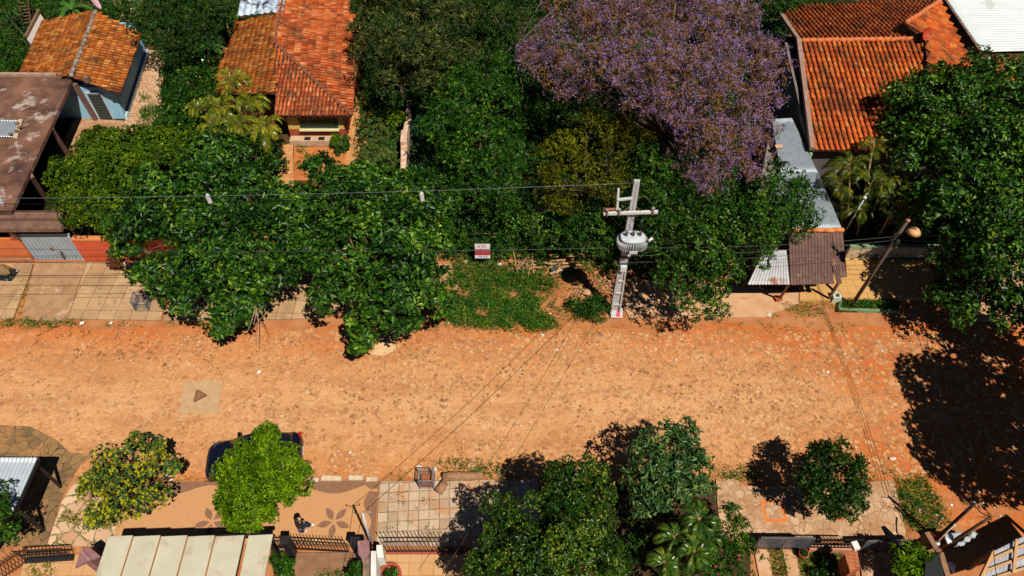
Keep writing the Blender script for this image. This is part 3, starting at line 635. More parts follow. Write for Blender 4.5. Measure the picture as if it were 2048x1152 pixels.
for x in (613, 641): c = P(x, 285, .4); MB().box(V(c.x, sy + .22, .405), (.38, .3, .03)).build('vent', DK, t)
t = thing('tarpaulin', P(525, 15, zr), 'torn blue and white tarpaulin covering missing tiles at the roof ridge', 'tarpaulin')
corrug('sheet', [P(480, 2, 3.35), P(572, -14, zr + .15), P(568, 22, zr + .1), P(474, 32, 3.1)], t, mat('tarp', (.25, .36, .5), (.6, .66, .72), 2.5, .5, 0, .3, stain=((.03, .04, .07), 1.4, .5)), .5, .05)
# --- big tiled house, upper right
z1, z2 = 3.0, 4.6
t = thing('orange_roof_house', P(1740, 180, 0), 'large house with bright orange tile roof behind the big right tree', 'house')
g1, g2 = P(1600, 82, z2), P(1851, 79, z2); ea = P(1627, 300, z1); eb = V(ea.x + (g2.x - g1.x) * 1.02, ea.y, z1)
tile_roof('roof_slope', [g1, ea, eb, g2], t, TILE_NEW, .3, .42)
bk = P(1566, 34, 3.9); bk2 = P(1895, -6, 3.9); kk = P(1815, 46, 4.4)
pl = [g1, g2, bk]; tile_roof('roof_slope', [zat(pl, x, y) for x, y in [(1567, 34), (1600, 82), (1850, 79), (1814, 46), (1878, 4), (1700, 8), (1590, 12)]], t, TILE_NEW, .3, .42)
wg = [P(1880, 2, 4.95), P(1812, 46, 4.9), P(1852, 80, 4.55), P(1862, 190, 3.6), P(1948, 190, 3.3), P(1938, 118, 3.6)]
pl = [P(1880, 2, 5.0), P(1857, 190, 4.3), P(1955, 190, 3.4)]
wg = [zat(pl, x, y) for x, y in [(1880, 2), (1812, 46), (1852, 80), (1862, 200), (1962, 200), (1938, 118)]]
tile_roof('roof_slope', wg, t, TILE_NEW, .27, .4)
ridge_cap('ridge', g1, g2, t, mat('orange_ridge', (.55, .15, .05), (.4, .11, .04), 6, .8), .15, .45); ridge_cap('ridge', wg[0], wg[1], t, MC['orange_ridge'], .15, .45)
VG = mat('verge_grey', (.3, .2, .16), (.2, .12, .1), 4, .9)
MB().beam(g1 + V(-.12, 0, .08), ea + V(-.12, -.05, .12), .26, .25).build('verge', VG, t); MB().beam(bk + V(-.15, 0, .15), g1 + V(-.12, 0, .08), .24, .22).build('verge', VG, t)
wx = ea.x - .05
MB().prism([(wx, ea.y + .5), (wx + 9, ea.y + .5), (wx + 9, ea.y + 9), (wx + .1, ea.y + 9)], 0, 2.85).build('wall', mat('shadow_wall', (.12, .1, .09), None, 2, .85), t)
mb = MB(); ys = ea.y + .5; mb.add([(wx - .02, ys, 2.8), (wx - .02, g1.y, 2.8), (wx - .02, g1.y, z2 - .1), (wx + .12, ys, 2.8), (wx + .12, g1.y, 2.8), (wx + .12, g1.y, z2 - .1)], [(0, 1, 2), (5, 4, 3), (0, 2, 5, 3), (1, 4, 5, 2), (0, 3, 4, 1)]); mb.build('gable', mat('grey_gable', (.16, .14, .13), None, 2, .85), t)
MB().box(V(ea.x - .05, ea.y + .2, 1.4), (.16, .5, 2.7)).build('corner_post', mat('pale_green', (.25, .42, .25), None, 4, .85), t)
def dish(name, c, r, aim, label, m, mount):
    t = thing(name, V(mount), label, 'satellite dish'); aim = V(aim).normalized(); x = aim.orthogonal().normalized(); y = aim.cross(x); vs = []; fs = []; K = 24; c = V(c)
    for side in (0, 1):
        for i in range(6):
            rr = r * i / 5
            for k in range(K): a = 2 * math.pi * k / K; vs.append(c + (x * math.cos(a) + y * math.sin(a)) * rr + aim * (rr * rr / r * .3 - side * .015))
    for s in (0, 1):
        b = s * 6 * K
        for i in range(5):
            for k in range(K):
                q = (b + i * K + k, b + i * K + (k + 1) % K, b + (i + 1) * K + (k + 1) % K, b + (i + 1) * K + k); fs.append(q if s == 0 else q[::-1])
    mb = MB(); mb.add(vs, fs, True); mb.build('dish', m, t)
    MB().tube([c - aim * .02, c + V(0, 0, -.25) - aim * .15, V(mount)], .025, 6).build('mast', BLK, t)
    tip = c + aim * r * .95; MB().tube([c + y * r * .9 + aim * r * .3, tip], .012, 5).tube([tip, tip + aim * .06], .035, 8).build('feed_arm', BLK, t)
c = P(1851, 68, 5.2); dish('satellite_dish', c, .38, (.5, -.9, .5), 'small red satellite dish on the ridge of the orange tile roof', mat('red_dish', (.4, .05, .02), None, 4, .5), (c.x - .35, c.y - .1, 4.55))
c = P(184, 3, 4.0); dish('satellite_dish', c, .62, (.9, .35, .35), 'pale pink satellite dish at the top of the blue house ridge', mat('pink_dish', (.6, .32, .4), (.62, .38, .45), 4, .5), (c.x + .3, c.y - .1, 3.4))
# white roof, small tile roof
t = thing('white_warehouse', P(1980, 60, 0), 'building with a wide white ribbed metal roof at the top right corner', 'building')
pl = [P(1893, 0, 3.9), P(1960, 104, 3.6), P(2048, 0, 4.1)]; z = zat
wr = [z(pl, 1880, -22), z(pl, 1966, 104), z(pl, 2200, 97), z(pl, 2200, -22)]
corrug('roof', [wr[0], wr[3], wr[2], wr[1]], t, ZINCW, .3, .04) if 0 else corrug('roof', [wr[0], wr[1], wr[2], wr[3]], t, ZINCW, .26, .04)
MB().prism([V(p.x, p.y, 0) for p in inset(wr, .96)], 0, 3.4).build('wall', mat('dark_brick_wall', (.16, .07, .04), None, 3, .9), t)
MB().beam(wr[0] + V(-.12, 0, -.05), wr[1] + V(-.12, 0, -.05), .16, .16).build('gutter', mat('gutter_brown', (.1, .05, .035), (.2, .12, .1), 3, .9), t)
t = thing('small_tile_house', P(2020, 140, 0), 'low house with a small orange tile roof below the white metal roof', 'house')
s4 = [P(1977, 96, 3.2), P(1990, 175, 2.6), P(2140, 175, 2.6), P(2140, 90, 3.2)]
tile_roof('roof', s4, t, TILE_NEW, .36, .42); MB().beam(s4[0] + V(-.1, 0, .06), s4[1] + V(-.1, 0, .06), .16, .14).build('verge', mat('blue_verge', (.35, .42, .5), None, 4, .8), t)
MB().prism([V(p.x, p.y, 0) for p in inset(s4, .9)], 0, 2.5).build('wall', MC['dark_brick_wall'], t)
# --- zinc side roof + porch roofs
t = thing('zinc_shed', P(1610, 400, 0), 'long narrow shed with a rust streaked zinc roof beside the orange tile house', 'shed')
q1, q2, q3, q4 = P(1543, 238, 2.9), P(1584, 236, 2.9), P(1684, 457, 2.55), P(1590, 457, 2.55)
corrug('roof', [q1, q2, P(1636, 345, 2.72), P(1562, 345, 2.72)], t, ZINC, .12, .016); corrug('roof', [P(1562, 338, 2.68), P(1634, 338, 2.68), q3, P(1500, 457, 2.52)], t, ZINC, .12, .016)
MB().prism([V(p.x, p.y, 0) for p in inset([q1, q2, q3, P(1500, 457, 2.5)], .93)], 0, 2.35).build('wall', mat('grey_block', (.2, .17, .15), None, 3, .9), t)
ridge_cap('ridge', P(1588, 461, 2.62), P(1686, 460, 2.62), t, mat('bright_ridge', (.62, .2, .05), (.5, .15, .04), 5, .75), .12, .45, .0)
t2 = thing('loose_tile', P(1558, 293, 2.9), 'loose pinkish tile lying on the zinc shed roof', 'tile'); MB().box(P(1558, 293, 2.9), (.42, .25, .06), .1).build('tile', mat('pink_tile', (.55, .35, .22), None, 5, .8), t2)
t = thing('porch', P(1640, 540, 0), 'street porch roofed with brown fibre cement and white zinc sheets on two timber posts', 'porch')
zt, zb = 2.5, 2.0
corrug('brown_roof', [P(1577, 464, zt), P(1668, 463, zt), P(1667, 567, zb), P(1581, 570, zb)], t, RUSTY, .16, .028)
corrug('brown_roof', [P(1664, 463, zt + .03), P(1686, 462, zt + .03), P(1694, 554, zb + .06), P(1672, 556, zb + .06)], t, RUSTY, .16, .028)
corrug('brown_roof', [P(1664, 530, zb + .25), P(1676, 530, zb + .25), P(1684, 567, zb + .02), P(1674, 568, zb + .02)], t, RUSTY, .16, .028)
corrug('white_roof', [P(1528, 500, zt - .25), P(1573, 500, zt - .25), P(1580, 569, zb - .03), P(1495, 569, zb - .03)], t, mat('whitened_zinc', (.46, .47, .5), (.36, .36, .38), 2, .5, .1, .1, stain=((.28, .12, .07), 1.2, .56)), .16, .025)
MB().beam(P(1497, 567, zb - .1), P(1668, 565, zb - .1), .1, .1).build('beam', WOOD, t)
for tp, b_ in (((1577, 569), (1558, 600)), ((1679, 562), (1656, 600))):
    bb = P(*b_, 0); MB().beam(bb, P(tp[0], tp[1], zb - .12), .11, .11).build('post', WOOD, t)
bb = P(1554, 601, 0); MB().box(bb + V(0, 0, .14), (.36, .3, .28), .2).build('post_foot', CAPM, t)
MB().prism([P(1500, 550, 0), P(1600, 550, 0), P(1600, 505, 0), P(1500, 505, 0)], 0, 1.6).build('wall', mat('shade_wall', (.22, .16, .12), None, 3, .9), t)
t = thing('concrete_block', P(1668, 598, 0), 'hollow pale green and white concrete block at the foot of the porch post', 'block')
c = P(1668, 600, 0); mb = MB()
for dx, dy, sx, sy_ in ((-.17, 0, .07, .42), (.17, 0, .07, .42), (0, -.175, .27, .07), (0, .175, .27, .07)): mb.box(c + V(dx, dy, .22), (sx, sy_, .44))
mb.build('shell', mat('block_green', (.35, .5, .42), (.6, .55, .45), 4, .85), t); MB().box(c + V(0, 0, .1), (.27, .28, .2)).build('fill', SAND, t)
# low wall behind the terrace
t = thing('garden_wall', P(1730, 518, 0), 'low green topped garden wall behind the ochre terrace', 'wall')
mb = MB(); wall(mb, P(1688, 516, 0), P(1900, 516, 0), .18, 0, .9); mb.build('wall', mat('cream_low_wall', (.5, .38, .24), None, 2, .85), t); mb = MB(); wall(mb, P(1688, 516, 0), P(1900, 516, 0), .22, .902, .98); mb.build('coping', MC['green_paint'], t)
# --- bottom left carport roof
t = thing('carport', P(60, 1000, 0), 'carport with a white ribbed metal roof at the lower left edge', 'carport')
zc = 2.5; k4 = [P(-140, 915, zc), P(75, 915, zc), P(27, 1022, zc), P(-180, 1022, zc)]
corrug('roof', [k4[0], k4[1], k4[2], k4[3]], t, mat('ribbed_white', (.42, .47, .54), (.36, .4, .46), 2, .45, .15, .08), .16, .022)
MB().beam(k4[1] + V(.03, 0, -.08), k4[2] + V(.03, 0, -.08), .06, .14).build('edge_beam', DK, t)
for q in (k4[1] + V(-.15, -.15, 0), k4[2] + V(-.1, .2, 0)): MB().beam(V(q.x, q.y, 0), V(q.x, q.y, zc - .05), .1, .1).build('post', BLK, t)
# --- cream panel roof
t = thing('cream_canopy', P(370, 1150, 0), 'canopy of long cream roof panels with rusty joints over the front yard', 'canopy')
zc = 2.6; CR = mat('cream_panel', (.46, .43, .33), (.4, .37, .28), 1.2, .6, 0, .1, stain=((.33, .28, .19), .8, .54))
yt = P(370, 1073, zc).y; yb_ = yt - 6; xs = [P(x, 1074, zc).x for x in (215, 266, 321, 375, 430, 489, 497, 545)]
ang = V(-.22, -1, 0).normalized()
def pan(x0, x1, dz, y0=0, tilt=.12):
    a = V(x0, yt + y0, zc + dz); b = V(x1, yt + y0 + (x1 - x0) * .05, zc + dz); return [a, b, b + V(0, -6, -.2), a + V(0, -6, -.2)]
for i in range(5):
    if i < 4 or True:
        MB().prism(pan(xs[i] + .03, xs[i + 1] - .03, 0), .06).build('panel', CR, t)
MB().prism(pan(xs[6], xs[7], .02, .03), .06).build('panel', CR, t)
mb = MB()
for x in xs[1:5]: mb.prism(pan(x - .031, x + .031, -.015), .05)
mb.build('joint', mat('rust_joint', (.3, .12, .04), (.2, .08, .03), 8, .9), t)
MB().beam(V(xs[0], yt - .1, zc - .15), V(xs[7], yt + .1, zc - .15), .1, .16).build('beam', BLK, t)
for x in (xs[0] + .15, xs[7] - .15): MB().beam(V(x, yt - .15, 0), V(x, yt - .15, zc - .16), .1, .1).build('post', BLK, t)
#PART4
# ================================================================ FENCES, GATES, WALLS ALONG THE BOTTOM
def bar_fence(name, label, a, b, z0, z1, sp, m, cat='fence', rails=(.12, .85), scroll=False, base=None, sh=0):
    a, b = V(a), V(b); a.z = b.z = 0; t = thing(name, a.lerp(b, .5), label, cat); L = (b - a).length; n = int(L / sp); d = (b - a) / n; mb = MB()
    for i in range(n + 1):
        p = a + d * i; mb.beam(p + V(0, 0, z0), p + V(0, 0, z1), .022, .022)
        mb.tube([p + V(0, 0, z1), p + V(0, 0, z1 + .07)], [.022, .003], 4, False)
    if scroll:
        for i in range(0, n, 2):
            p = a + d * (i + 1) + V(0, 0, z0 + (z1 - z0) * .5); pts = [p + d.normalized() * math.cos(k * .7) * .11 + V(0, 0, math.sin(k * .7) * .11) for k in range(10)]; mb.tube(pts, .012, 4)
    mb.build('bars', m, t)
    for r in rails: z = z0 + (z1 - z0) * r; MB().beam(a + V(0, 0, z), b + V(0, 0, z), .04, .04).build('rail', m, t)
    if base: wb = MB(); wall(wb, a, b, .18, 0, z0); wb.build('base_wall', base, t)
    return t
MAUVE = mat('mauve_paint', (.2, .09, .1), (.26, .13, .13), 3, .8)
REDP = mat('red_plinth', (.4, .08, .04), None, 4, .8)
def post(name, label, p, w, h, m, capm=None):
    p = V(p[0], p[1], 0); t = thing(name, p, label, 'pillar'); MB().box(p + V(0, 0, h / 2), (w, w, h)).build('shaft', m, t)
    MB().box(p + V(0, 0, h + .04), (w + .08, w + .08, .08)).build('cap', capm or m, t); return t
bar_fence('iron_fence', 'black spiked iron fence with scrollwork in front of the walking person', P(590, 1101), P(700, 1107), .12, 1.35, .13, BLK, rails=(.06, .8), scroll=True)
bar_fence('iron_fence', 'short black iron fence on a mauve base beside the cream canopy', P(545, 1103), P(580, 1103), .3, 1.3, .13, BLK, base=MAUVE)
bar_fence('iron_fence', 'tall spiked iron fence on a red plinth below the square stone paving', P(775, 1106), P(930, 1106), .1, 1.7, .155, mat('iron_sheen', (.06, .065, .085), None, 6, .25, .5), rails=(.05, .72), base=REDP)
bar_fence('iron_fence', 'black lattice fence by the lower left yard', P(55, 1124), P(150, 1118), .25, 1.2, .14, BLK, rails=(.05, .5, .95), scroll=True, base=DK)
bar_fence('iron_gate', 'slanted dark iron gate in the bottom left corner', P(-40, 1190), P(60, 1125), .08, 1.3, .12, mat('gate_brown', (.1, .05, .035), None, 5, .6), cat='gate')
bar_fence('iron_fence', 'short black iron fence right of the mauve pillar at the lower left', P(192, 1116), P(215, 1116), .25, 1.2, .14, BLK)
for (x, y, lab) in ((588, 1110, 'black square gate pillar left of the scrollwork fence'), (722, 1112, 'black square gate pillar right of the scrollwork fence')): post('gate_pillar', lab, P(x, y), .26, 1.55, BLK)
for (pts, lab) in (([(160, 1103), (176, 1092), (200, 1112), (180, 1120), (150, 1135)], 'mauve angular cap roof over the lower left gate pillar'), ([(715, 1081), (738, 1081), (739, 1105), (728, 1124), (716, 1108)], 'mauve pointed cap roof over the pillar beside the small cable post')):
    c = sum((P(x, y, 1.9) for x, y in pts), V(0, 0, 0)) / len(pts); t = thing('pillar_roof', V(c.x, c.y, 0), lab, 'pillar')
    MB().prism([P(x, y, 1.95) for x, y in pts], 1.83, 1.95).build('roof', MAUVE, t)
    MB().beam(P(*pts[0], 1.98).lerp(P(*pts[2], 1.98), .1), P(*pts[3], 1.98), .1, .08).build('ridge', mat('mauve_light', (.3, .17, .16), None, 5, .8), t)
    MB().box(V(c.x, c.y, .91), (.3, .3, 1.82)).build('shaft', MAUVE, t)
# stepped white wall between the yards
WH = mat('white_plaster', (.68, .68, .66), (.55, .52, .48), 3, .85); t = thing('white_wall', P(756, 1130, 0), 'stepped white plastered wall between the two lower front yards', 'wall')
MB().prism([P(742, 1102, 1.5), P(752, 1102, 1.5), P(754, 1240, 1.5), P(740, 1240, 1.5)], 0, 1.5).build('wall', WH, t)
MB().prism([P(753, 1090, 1.1), P(764, 1090, 1.1), P(768, 1115, 1.1), P(753, 1115, 1.1)], 0, 1.1).build('step', WH, t)
MB().prism([P(727, 1110, 1.3), P(740, 1102, 1.3), P(738, 1240, 1.3), P(723, 1240, 1.3)], 0, 1.35).build('wall', mat('old_wall', (.14, .08, .06), (.3, .2, .13), 3, .9), t)
t = thing('planter', P(778, 1148, 0), 'round red rimmed planter with green plants on the tiled patio', 'planter')
c = P(782, 1150, .1); pts = []; mb = MB()
for k in range(20): a = k * math.pi / 10; mb.box(c + V(math.cos(a) * .38, math.sin(a) * .38, .1), (.1, .13, .2), a)
mb.build('rim', REDP, t)
# gates with solid panels, right
PAN = mat('gate_panel', (.07, .08, .11), (.1, .11, .14), 3, .35, .3)
def panel_gate(label, a, b, n, z0, z1):
    a, b = V(a), V(b); t = thing('panel_gate', V(a.lerp(b, .5)), label, 'gate'); d = (b - a) / n
    for i in range(n):
        p, q = a + d * (i + .04), a + d * (i + .96); mb = MB(); wall(mb, p, q, .04, z0 + .3, z1 - .1); mb.build('panel', PAN, t)
    fm = MB(); wall(fm, a, b, .07, z1 - .08, z1)
    for i in range(n + 1): fm.beam(a + d * i + V(0, 0, .05), a + d * i + V(0, 0, z1 - .09), .08, .08)
    fm.build('frame', mat('frame_grey', (.06, .06, .07), (.12, .1, .09), 4, .5), t)
    lb = MB(); L = (b - a).length; k = int(L / .13); u = (b - a).normalized()
    for i in range(k): p = a + u * i * .13; lb.beam(p + V(0, .0, z0), p + u * .13 + V(0, 0, z0 + .27), .015, .015); lb.beam(p + V(0, .03, z0 + .27), p + u * .13 + V(0, .03, z0), .015, .015)
    lb.build('lattice', BLK, t)
panel_gate('dark grey two panel metal gate at the top of the strip driveway', P(1505, 1100), P(1610, 1101), 2, .05, 1.35)
panel_gate('dark grey three panel metal gate in front of the crazy paved patio', P(1712, 1106), P(1832, 1103), 3, .05, 1.3)
bar_fence('iron_fence', 'iron fence with diamond lattice between the two panel gates', P(1612, 1103), P(1705, 1104), .45, 1.35, .13, BLK, rails=(.03, .5, .97), base=mat('pink_wall', (.42, .17, .1), (.5, .25, .15), 3, .85))
BRK = slab_mat('brick_face', (.42, .1, .04), (.52, .2, .09), (.12, .04, .02), 0, .22, .08, 0, 0, .015, .3)
t = thing('brick_pillar', P(1712, 1150, 0), 'stout brick pillar with a flat top and white meter box at the crazy paved patio', 'pillar')
MB().prism([P(1690, 1108, 1.8), P(1714, 1100, 1.8), P(1721, 1137, 1.8), P(1700, 1145, 1.8)], 0, 1.8).build('shaft', slab_mat('brick_top', (.26, .07, .03), (.4, .14, .06), (.09, .035, .02), .2, .24, .14, 0, 0, .02, .3), t)
MB().box(P(1710, 1092, 1.85), (.24, .3, .2), .2).build('meter_box', WH, t)
t = thing('plant_pot', P(1605, 1118, 0), 'terracotta pot standing on grass below the panel gate', 'pot'); c = P(1603, 1112, .1)
MB().tube([c, c + V(0, 0, .3), c + V(0, 0, .34)], [.13, .2, .21], 14).build('pot', CAPM, t); MB().tube([c + V(0, 0, .335), c + V(0, 0, .35)], [.17, .17], 14).build('soil', yard, t)
# corner wall and shed, lower right
t = thing('concrete_wall', P(1880, 1120, 0), 'tall concrete boundary wall running down from the orange corner at the lower right', 'wall')
zw = 2.0; mb = MB()
def strip(pts, w, z1): 
    pr = [P(x, y, z1) for x, y in pts]
    for a, b in zip(pr, pr[1:]): wall(mb, a, b, w, 0, z1)
strip([(1854, 1064), (1874, 1098), (1882, 1104), (1902, 1170)], .2, zw); mb.build('wall', mat('tan_wall', (.27, .15, .085), (.17, .085, .045), 2, .9), t)
mb = MB(); strip([(1876, 1096), (1852, 1106), (1835, 1120)], .12, 1.95); mb.build('side_wall', MC['tan_wall'], t)
MB().prism([P(1861, 1062, .3), P(1884, 1062, .3), P(1873, 1072, .3)], 0, .3).build('corner', MC['orange_tile'], t)
t = thing('yard_shadow_block', P(1860, 1150, 0), 'near-black block standing in for the yard shadow behind the boundary wall at the lower right', 'shed')
MB().prism([P(1852, 1112, 2.2), P(1880, 1108, 2.2), P(1897, 1200, 2.2), P(1846, 1200, 2.2)], 0, 2.2).build('wall', DK, t)  # near-black block puts the yard's shadow into its colour
t = thing('scrap_sheet', P(1915, 1080, 0), 'crumpled blue-white metal sheet leaning behind the corner poles', 'metal sheet')
zs_ = mat('pale_blue_sheet', (.3, .36, .44), (.42, .48, .55), 3, .45, .2, .2)
corrug('sheet', [P(1888, 1068, 1.2), P(1940, 1062, 1.3), P(1905, 1086, .9), P(1893, 1086, .9)], t, zs_, .5, .02)
corrug('lower_sheet', [P(1908, 1094, .7), P(1950, 1062, 1.1), P(1957, 1069, .9), P(1925, 1092, .5)], t, zs_, .3, .03)
MB().prism([P(1890, 1074, 1.1), P(1905, 1082, 1.0), P(1896, 1088, 1.0)], .06).build('bright_flap', ZINCW, t)
MB().beam(P(1900, 1090, 0), P(1900, 1078, 1.0), .07, .07).beam(P(1940, 1076, 0), P(1938, 1068, 1.05), .07, .07).build('support', WOOD, t)
t = thing('timber_shed_roof', P(2020, 1130, 0), 'open shed roof of pale corrugated sheets nailed to tan timber battens at the bottom right corner', 'shed')
zt = 1.8; r4 = [P(1981, 1106, zt), P(2110, 1040, zt), P(2150, 1110, zt - .3), P(1948, 1172, zt - .4)]
corrug('roof_sheet', [r4[0], r4[1], r4[2], r4[3]], t, mat('shed_sheet', (.25, .25, .29), (.34, .34, .38), 2, .5, .1, .1), .2, .022)
TIM = mat('tan_timber', (.5, .3, .14), (.4, .22, .1), 6, .8)
BM = lambda a, b: MB().beam(a + V(0, 0, .09), b + V(0, 0, .09), .09, .09)
for k in (.28, .62, .95): BM(r4[0].lerp(r4[3], k), r4[1].lerp(r4[2], k)).build('batten', TIM, t)
for k in (.02, .36, .75): MB().beam(r4[0].lerp(r4[1], k) + V(0, 0, .19), r4[3].lerp(r4[2], k) + V(0, 0, .19), .1, .08).build('rafter', TIM, t)
for q in r4: MB().beam(V(q.x, q.y, 0), V(q.x, q.y, q.z - .04), .12, .12).build('post', WOOD, t)
t = thing('water_bag', P(1903, 1133, 0), 'pale blue plastic bag with scraps lying beside the boundary wall', 'bag'); MB().blob(P(1903, 1133, .1), (.14, .2, .12), 4, 3, .12).build('bag', mat('bag_blue', (.28, .42, .5), (.5, .55, .6), 6, .5), t)
# ================================================================ POLES
INS = mat('insulator', (.12, .08, .09), None, 6, .3, spec=.6); GALV = mat('galvanised', (.62, .64, .66), (.5, .52, .55), 6, .5, .3)
b = P(1229, 628, 0); tp = P(1274, 361, 9.1)
t = thing('transformer_pole', b, 'tall pale concrete pole with a cross arm and a finned grey transformer', 'utility pole')
ax = (tp - b)
def pp(k): return b + ax * k
mb = MB(); X = V(1, 0, 0)
def psec(k, w, dd): c = pp(k); return [c + V(-w / 2, -dd / 2, 0), c + V(w / 2, -dd / 2, 0), c + V(w / 2, dd / 2, 0), c + V(-w / 2, dd / 2, 0)]
mb.hexa(psec(.44, .36, .2), psec(1.0, .24, .15)); mb.hexa(psec(0, .5, .14), psec(.44, .36, .14))
for s in (-1, 1):
    lo = b + V(s * .22, -.1, 0); hi = pp(.44) + V(s * .155, -.09, 0); mb.hexa([lo + V(-.04, -.06, 0), lo + V(.04, -.06, 0), lo + V(.04, .03, 0), lo + V(-.04, .03, 0)], [hi + V(-.04, -.03, 0), hi + V(.04, -.03, 0), hi + V(.04, .02, 0), hi + V(-.04, .02, 0)])
for k in (.1, .2, .3, .4): c = pp(k); w = .5 - .14 * k / .44; mb.box(c + V(0, -.1, 0), (w - .16, .1, .09))
mb.build('shaft', GREYC, t)
mb = MB()
for i in range(26): c = pp(.69 + i * .0116); w = .34 - (i / 26) * .1; mb.box(c + V(.0, -.1 + i * .001, 0), (.035, .012, .03))
o = mb.build('step_holes', DK, t); o['kind'] = 'stuff'
zc_ = .815; c = pp(zc_); aL, aR = c + V(-1.25, -.2, -.05), c + V(1.08, -.2, .06)
MB().beam(aL, aR, .11, .13).build('cross_arm', mat('arm_white', (.55, .56, .57), (.45, .45, .45), 5, .8), t)
for k in (.06, .28, .9):
    p = aL.lerp(aR, k); MB().tube([p + V(0, 0, .06), p + V(0, 0, .12), p + V(0, 0, .14), p + V(0, 0, .2), p + V(0, 0, .22), p + V(0, 0, .3)], [.05, .05, .085, .06, .085, .03], 10).build('insulator', mat('pin_white', (.5, .5, .52), (.15, .13, .14), 9, .4), t)
# transformer
tc = pp(.655) + V(.12, -.55, -.05); tr = MB(); K = 44; vs = []; fs = []
def ov(a, rx, ry): return V(math.copysign(abs(math.cos(a)) ** .8, math.cos(a)) * rx, math.copysign(abs(math.sin(a)) ** .8, math.sin(a)) * ry, 0)
n = 28
ring = lambda z, rx, ry: [tc + ov(2 * math.pi * i / n, rx, ry) + V(0, 0, z) for i in range(n)]
for z, rx, ry in ((-.2, .36, .22), (-.18, .44, .28), (.28, .46, .3), (.34, .56, .38), (.4, .54, .36), (.44, .3, .2)): vs += ring(z, rx, ry)
for j in range(5): fs += [(j * n + i, j * n + (i + 1) % n, (j + 1) * n + (i + 1) % n, (j + 1) * n + i) for i in range(n)]
fs += [tuple(range(n - 1, -1, -1)), tuple(range(5 * n, 6 * n))]; tr.add(vs, fs, False); TG = mat('transformer_grey', (.52, .55, .59), (.4, .43, .48), 5, .5, .1)
tank = tr.build('transformer', TG, t); mb = MB()
for i in range(K):
    a = 2 * math.pi * i / K; p0 = tc + ov(a, .42, .27); p1 = tc + ov(a, .68, .5); s = (p1 - p0).normalized(); s = V(-s.y, s.x, 0) * .009
    mb.hexa([p0 - s + V(0, 0, -.15), p1 - s + V(0, 0, -.1), p1 + s + V(0, 0, -.1), p0 + s + V(0, 0, -.15)], [p0 - s + V(0, 0, .26), p1 - s + V(0, 0, .18), p1 + s + V(0, 0, .18), p0 + s + V(0, 0, .26)])
mb.build('fins', TG, tank)
for x in (-.3, 0, .3): p = tc + V(x, .02, .44); MB().tube([p, p + V(0, 0, .08), p + V(0, 0, .1), p + V(0, 0, .17), p + V(0, 0, .19), p + V(0, 0, .3)], [.06, .05, .08, .05, .07, .03], 10).build('bushing', INS, tank)
MB().box(tc + V(.0, -.6, 0), (.36, .04, .16)).build('name_plate', GALV, tank); MB().tube([tc + V(.66, -.2, .3), tc + V(.84, -.1, .42)], .07, 8).build('valve', GALV, tank)
p = pp(.53) + V(.12, -.3, 0); MB().tube([p, p + V(0, 0, .12)], [.14, .1], 12).build('lamp_cell', ZINCW, t)
MB().box(pp(.42) + V(0, -.22, 0), (.28, .22, .3)).build('meter_box', ZINCW, t)
mb = MB()
for k in (.44, .49): c = pp(k); mb.box(c, (.56, .32, .05))
mb.build('band', DK, t)
p = pp(.9); q = p + V(-.72, -.1, -.1); MB().beam(p + V(-.1, -.1, 0), q, .09, .09).beam(q + V(0, .1, .55), q + V(.05, -.05, -.55), .09, .09).build('bracket', ZINCW, t)
MB().tube([q + V(-.0, -.05, -.5), q + V(-.55, -.05, -.5)], .06, 8).build('strain_insulator', mat('brown_ceramic', (.3, .09, .04), None, 6, .3), t)
MB().tube([pp(.88) + V(.1, 0, 0), pp(.89) + V(.4, 0, .12), pp(.87) + V(.7, 0, .02)], .015, 5).build('hook', WOOD, t)
MB().tube([tc + V(.3, .02, .7), tc + V(.28, .3, 1.15), pp(.75) + V(.1, -.15, .1), pp(.815) + V(.3, -.2, 0)], .013, 5).build('jumper', BLK, t)
for k, x in ((.06, -.3), (.28, 0), (.9, .3)):
    p = aL.lerp(aR, k) + V(0, 0, .3); q = tc + V(x, .02, .74); MB().tube([p, p + V(.03, -.22, -.1), p.lerp(q, .5) + V(0, -.12, -.1), q], .009, 4).build('lead', BLK, t)
for k in (.06, .28, .9): p = aL.lerp(aR, k); MB().box(p + V(0, -.09, 0), (.06, .06, .2)).build('bolt_plate', mat('rust_iron', (.22, .1, .06), None, 9, .8), t)
MB().tube([pp(.84) + V(-.16, -.08, 0), aL.lerp(aR, .25) + V(0, -.06, -.05)], .015, 5).build('stay', MC['rust_iron'], t); MB().tube([pp(.84) + V(.16, -.08, 0), aL.lerp(aR, .75) + V(0, -.06, -.05)], .015, 5).build('stay', MC['rust_iron'], t)
# street lamp pole
b2 = P(1699, 617, 0); t2p = P(1816, 441, 6.4)
lp = thing('street_lamp', b2, 'leaning dark timber street lamp pole with a round tan shade by the grass bed', 'street lamp')
MB().tube([b2, b2.lerp(t2p, .5), t2p], [.1, .085, .07], 12).build('pole', mat('dark_pole', (.12, .085, .07), (.07, .05, .04), 6, .9), lp)
MB().tube([t2p, t2p + V(0, 0, .03)], [.1, .1], 12).build('pole_cap', mat('rust_cap', (.4, .16, .08), None, 6, .9), lp)
lc = P(1829, 462, 6.0); MB().tube([b2.lerp(t2p, .93), lc + V(-.1, 0, .25), lc + V(0, 0, .12)], .03, 6).build('lamp_arm', BLK, lp)
MB().tube([lc + V(0, 0, .1), lc + V(0, 0, .06), lc + V(0, 0, -.08)], [.08, .22, .32], 18).build('lamp_shade', mat('tan_shade', (.5, .24, .11), (.6, .32, .16), 5, .5), lp)
MB().tube([lc + V(0, 0, -.06), lc + V(0, 0, -.2)], [.07, .09], 10).build('bulb', mat('bulb', (.7, .65, .55), None, 5, .3), lp)
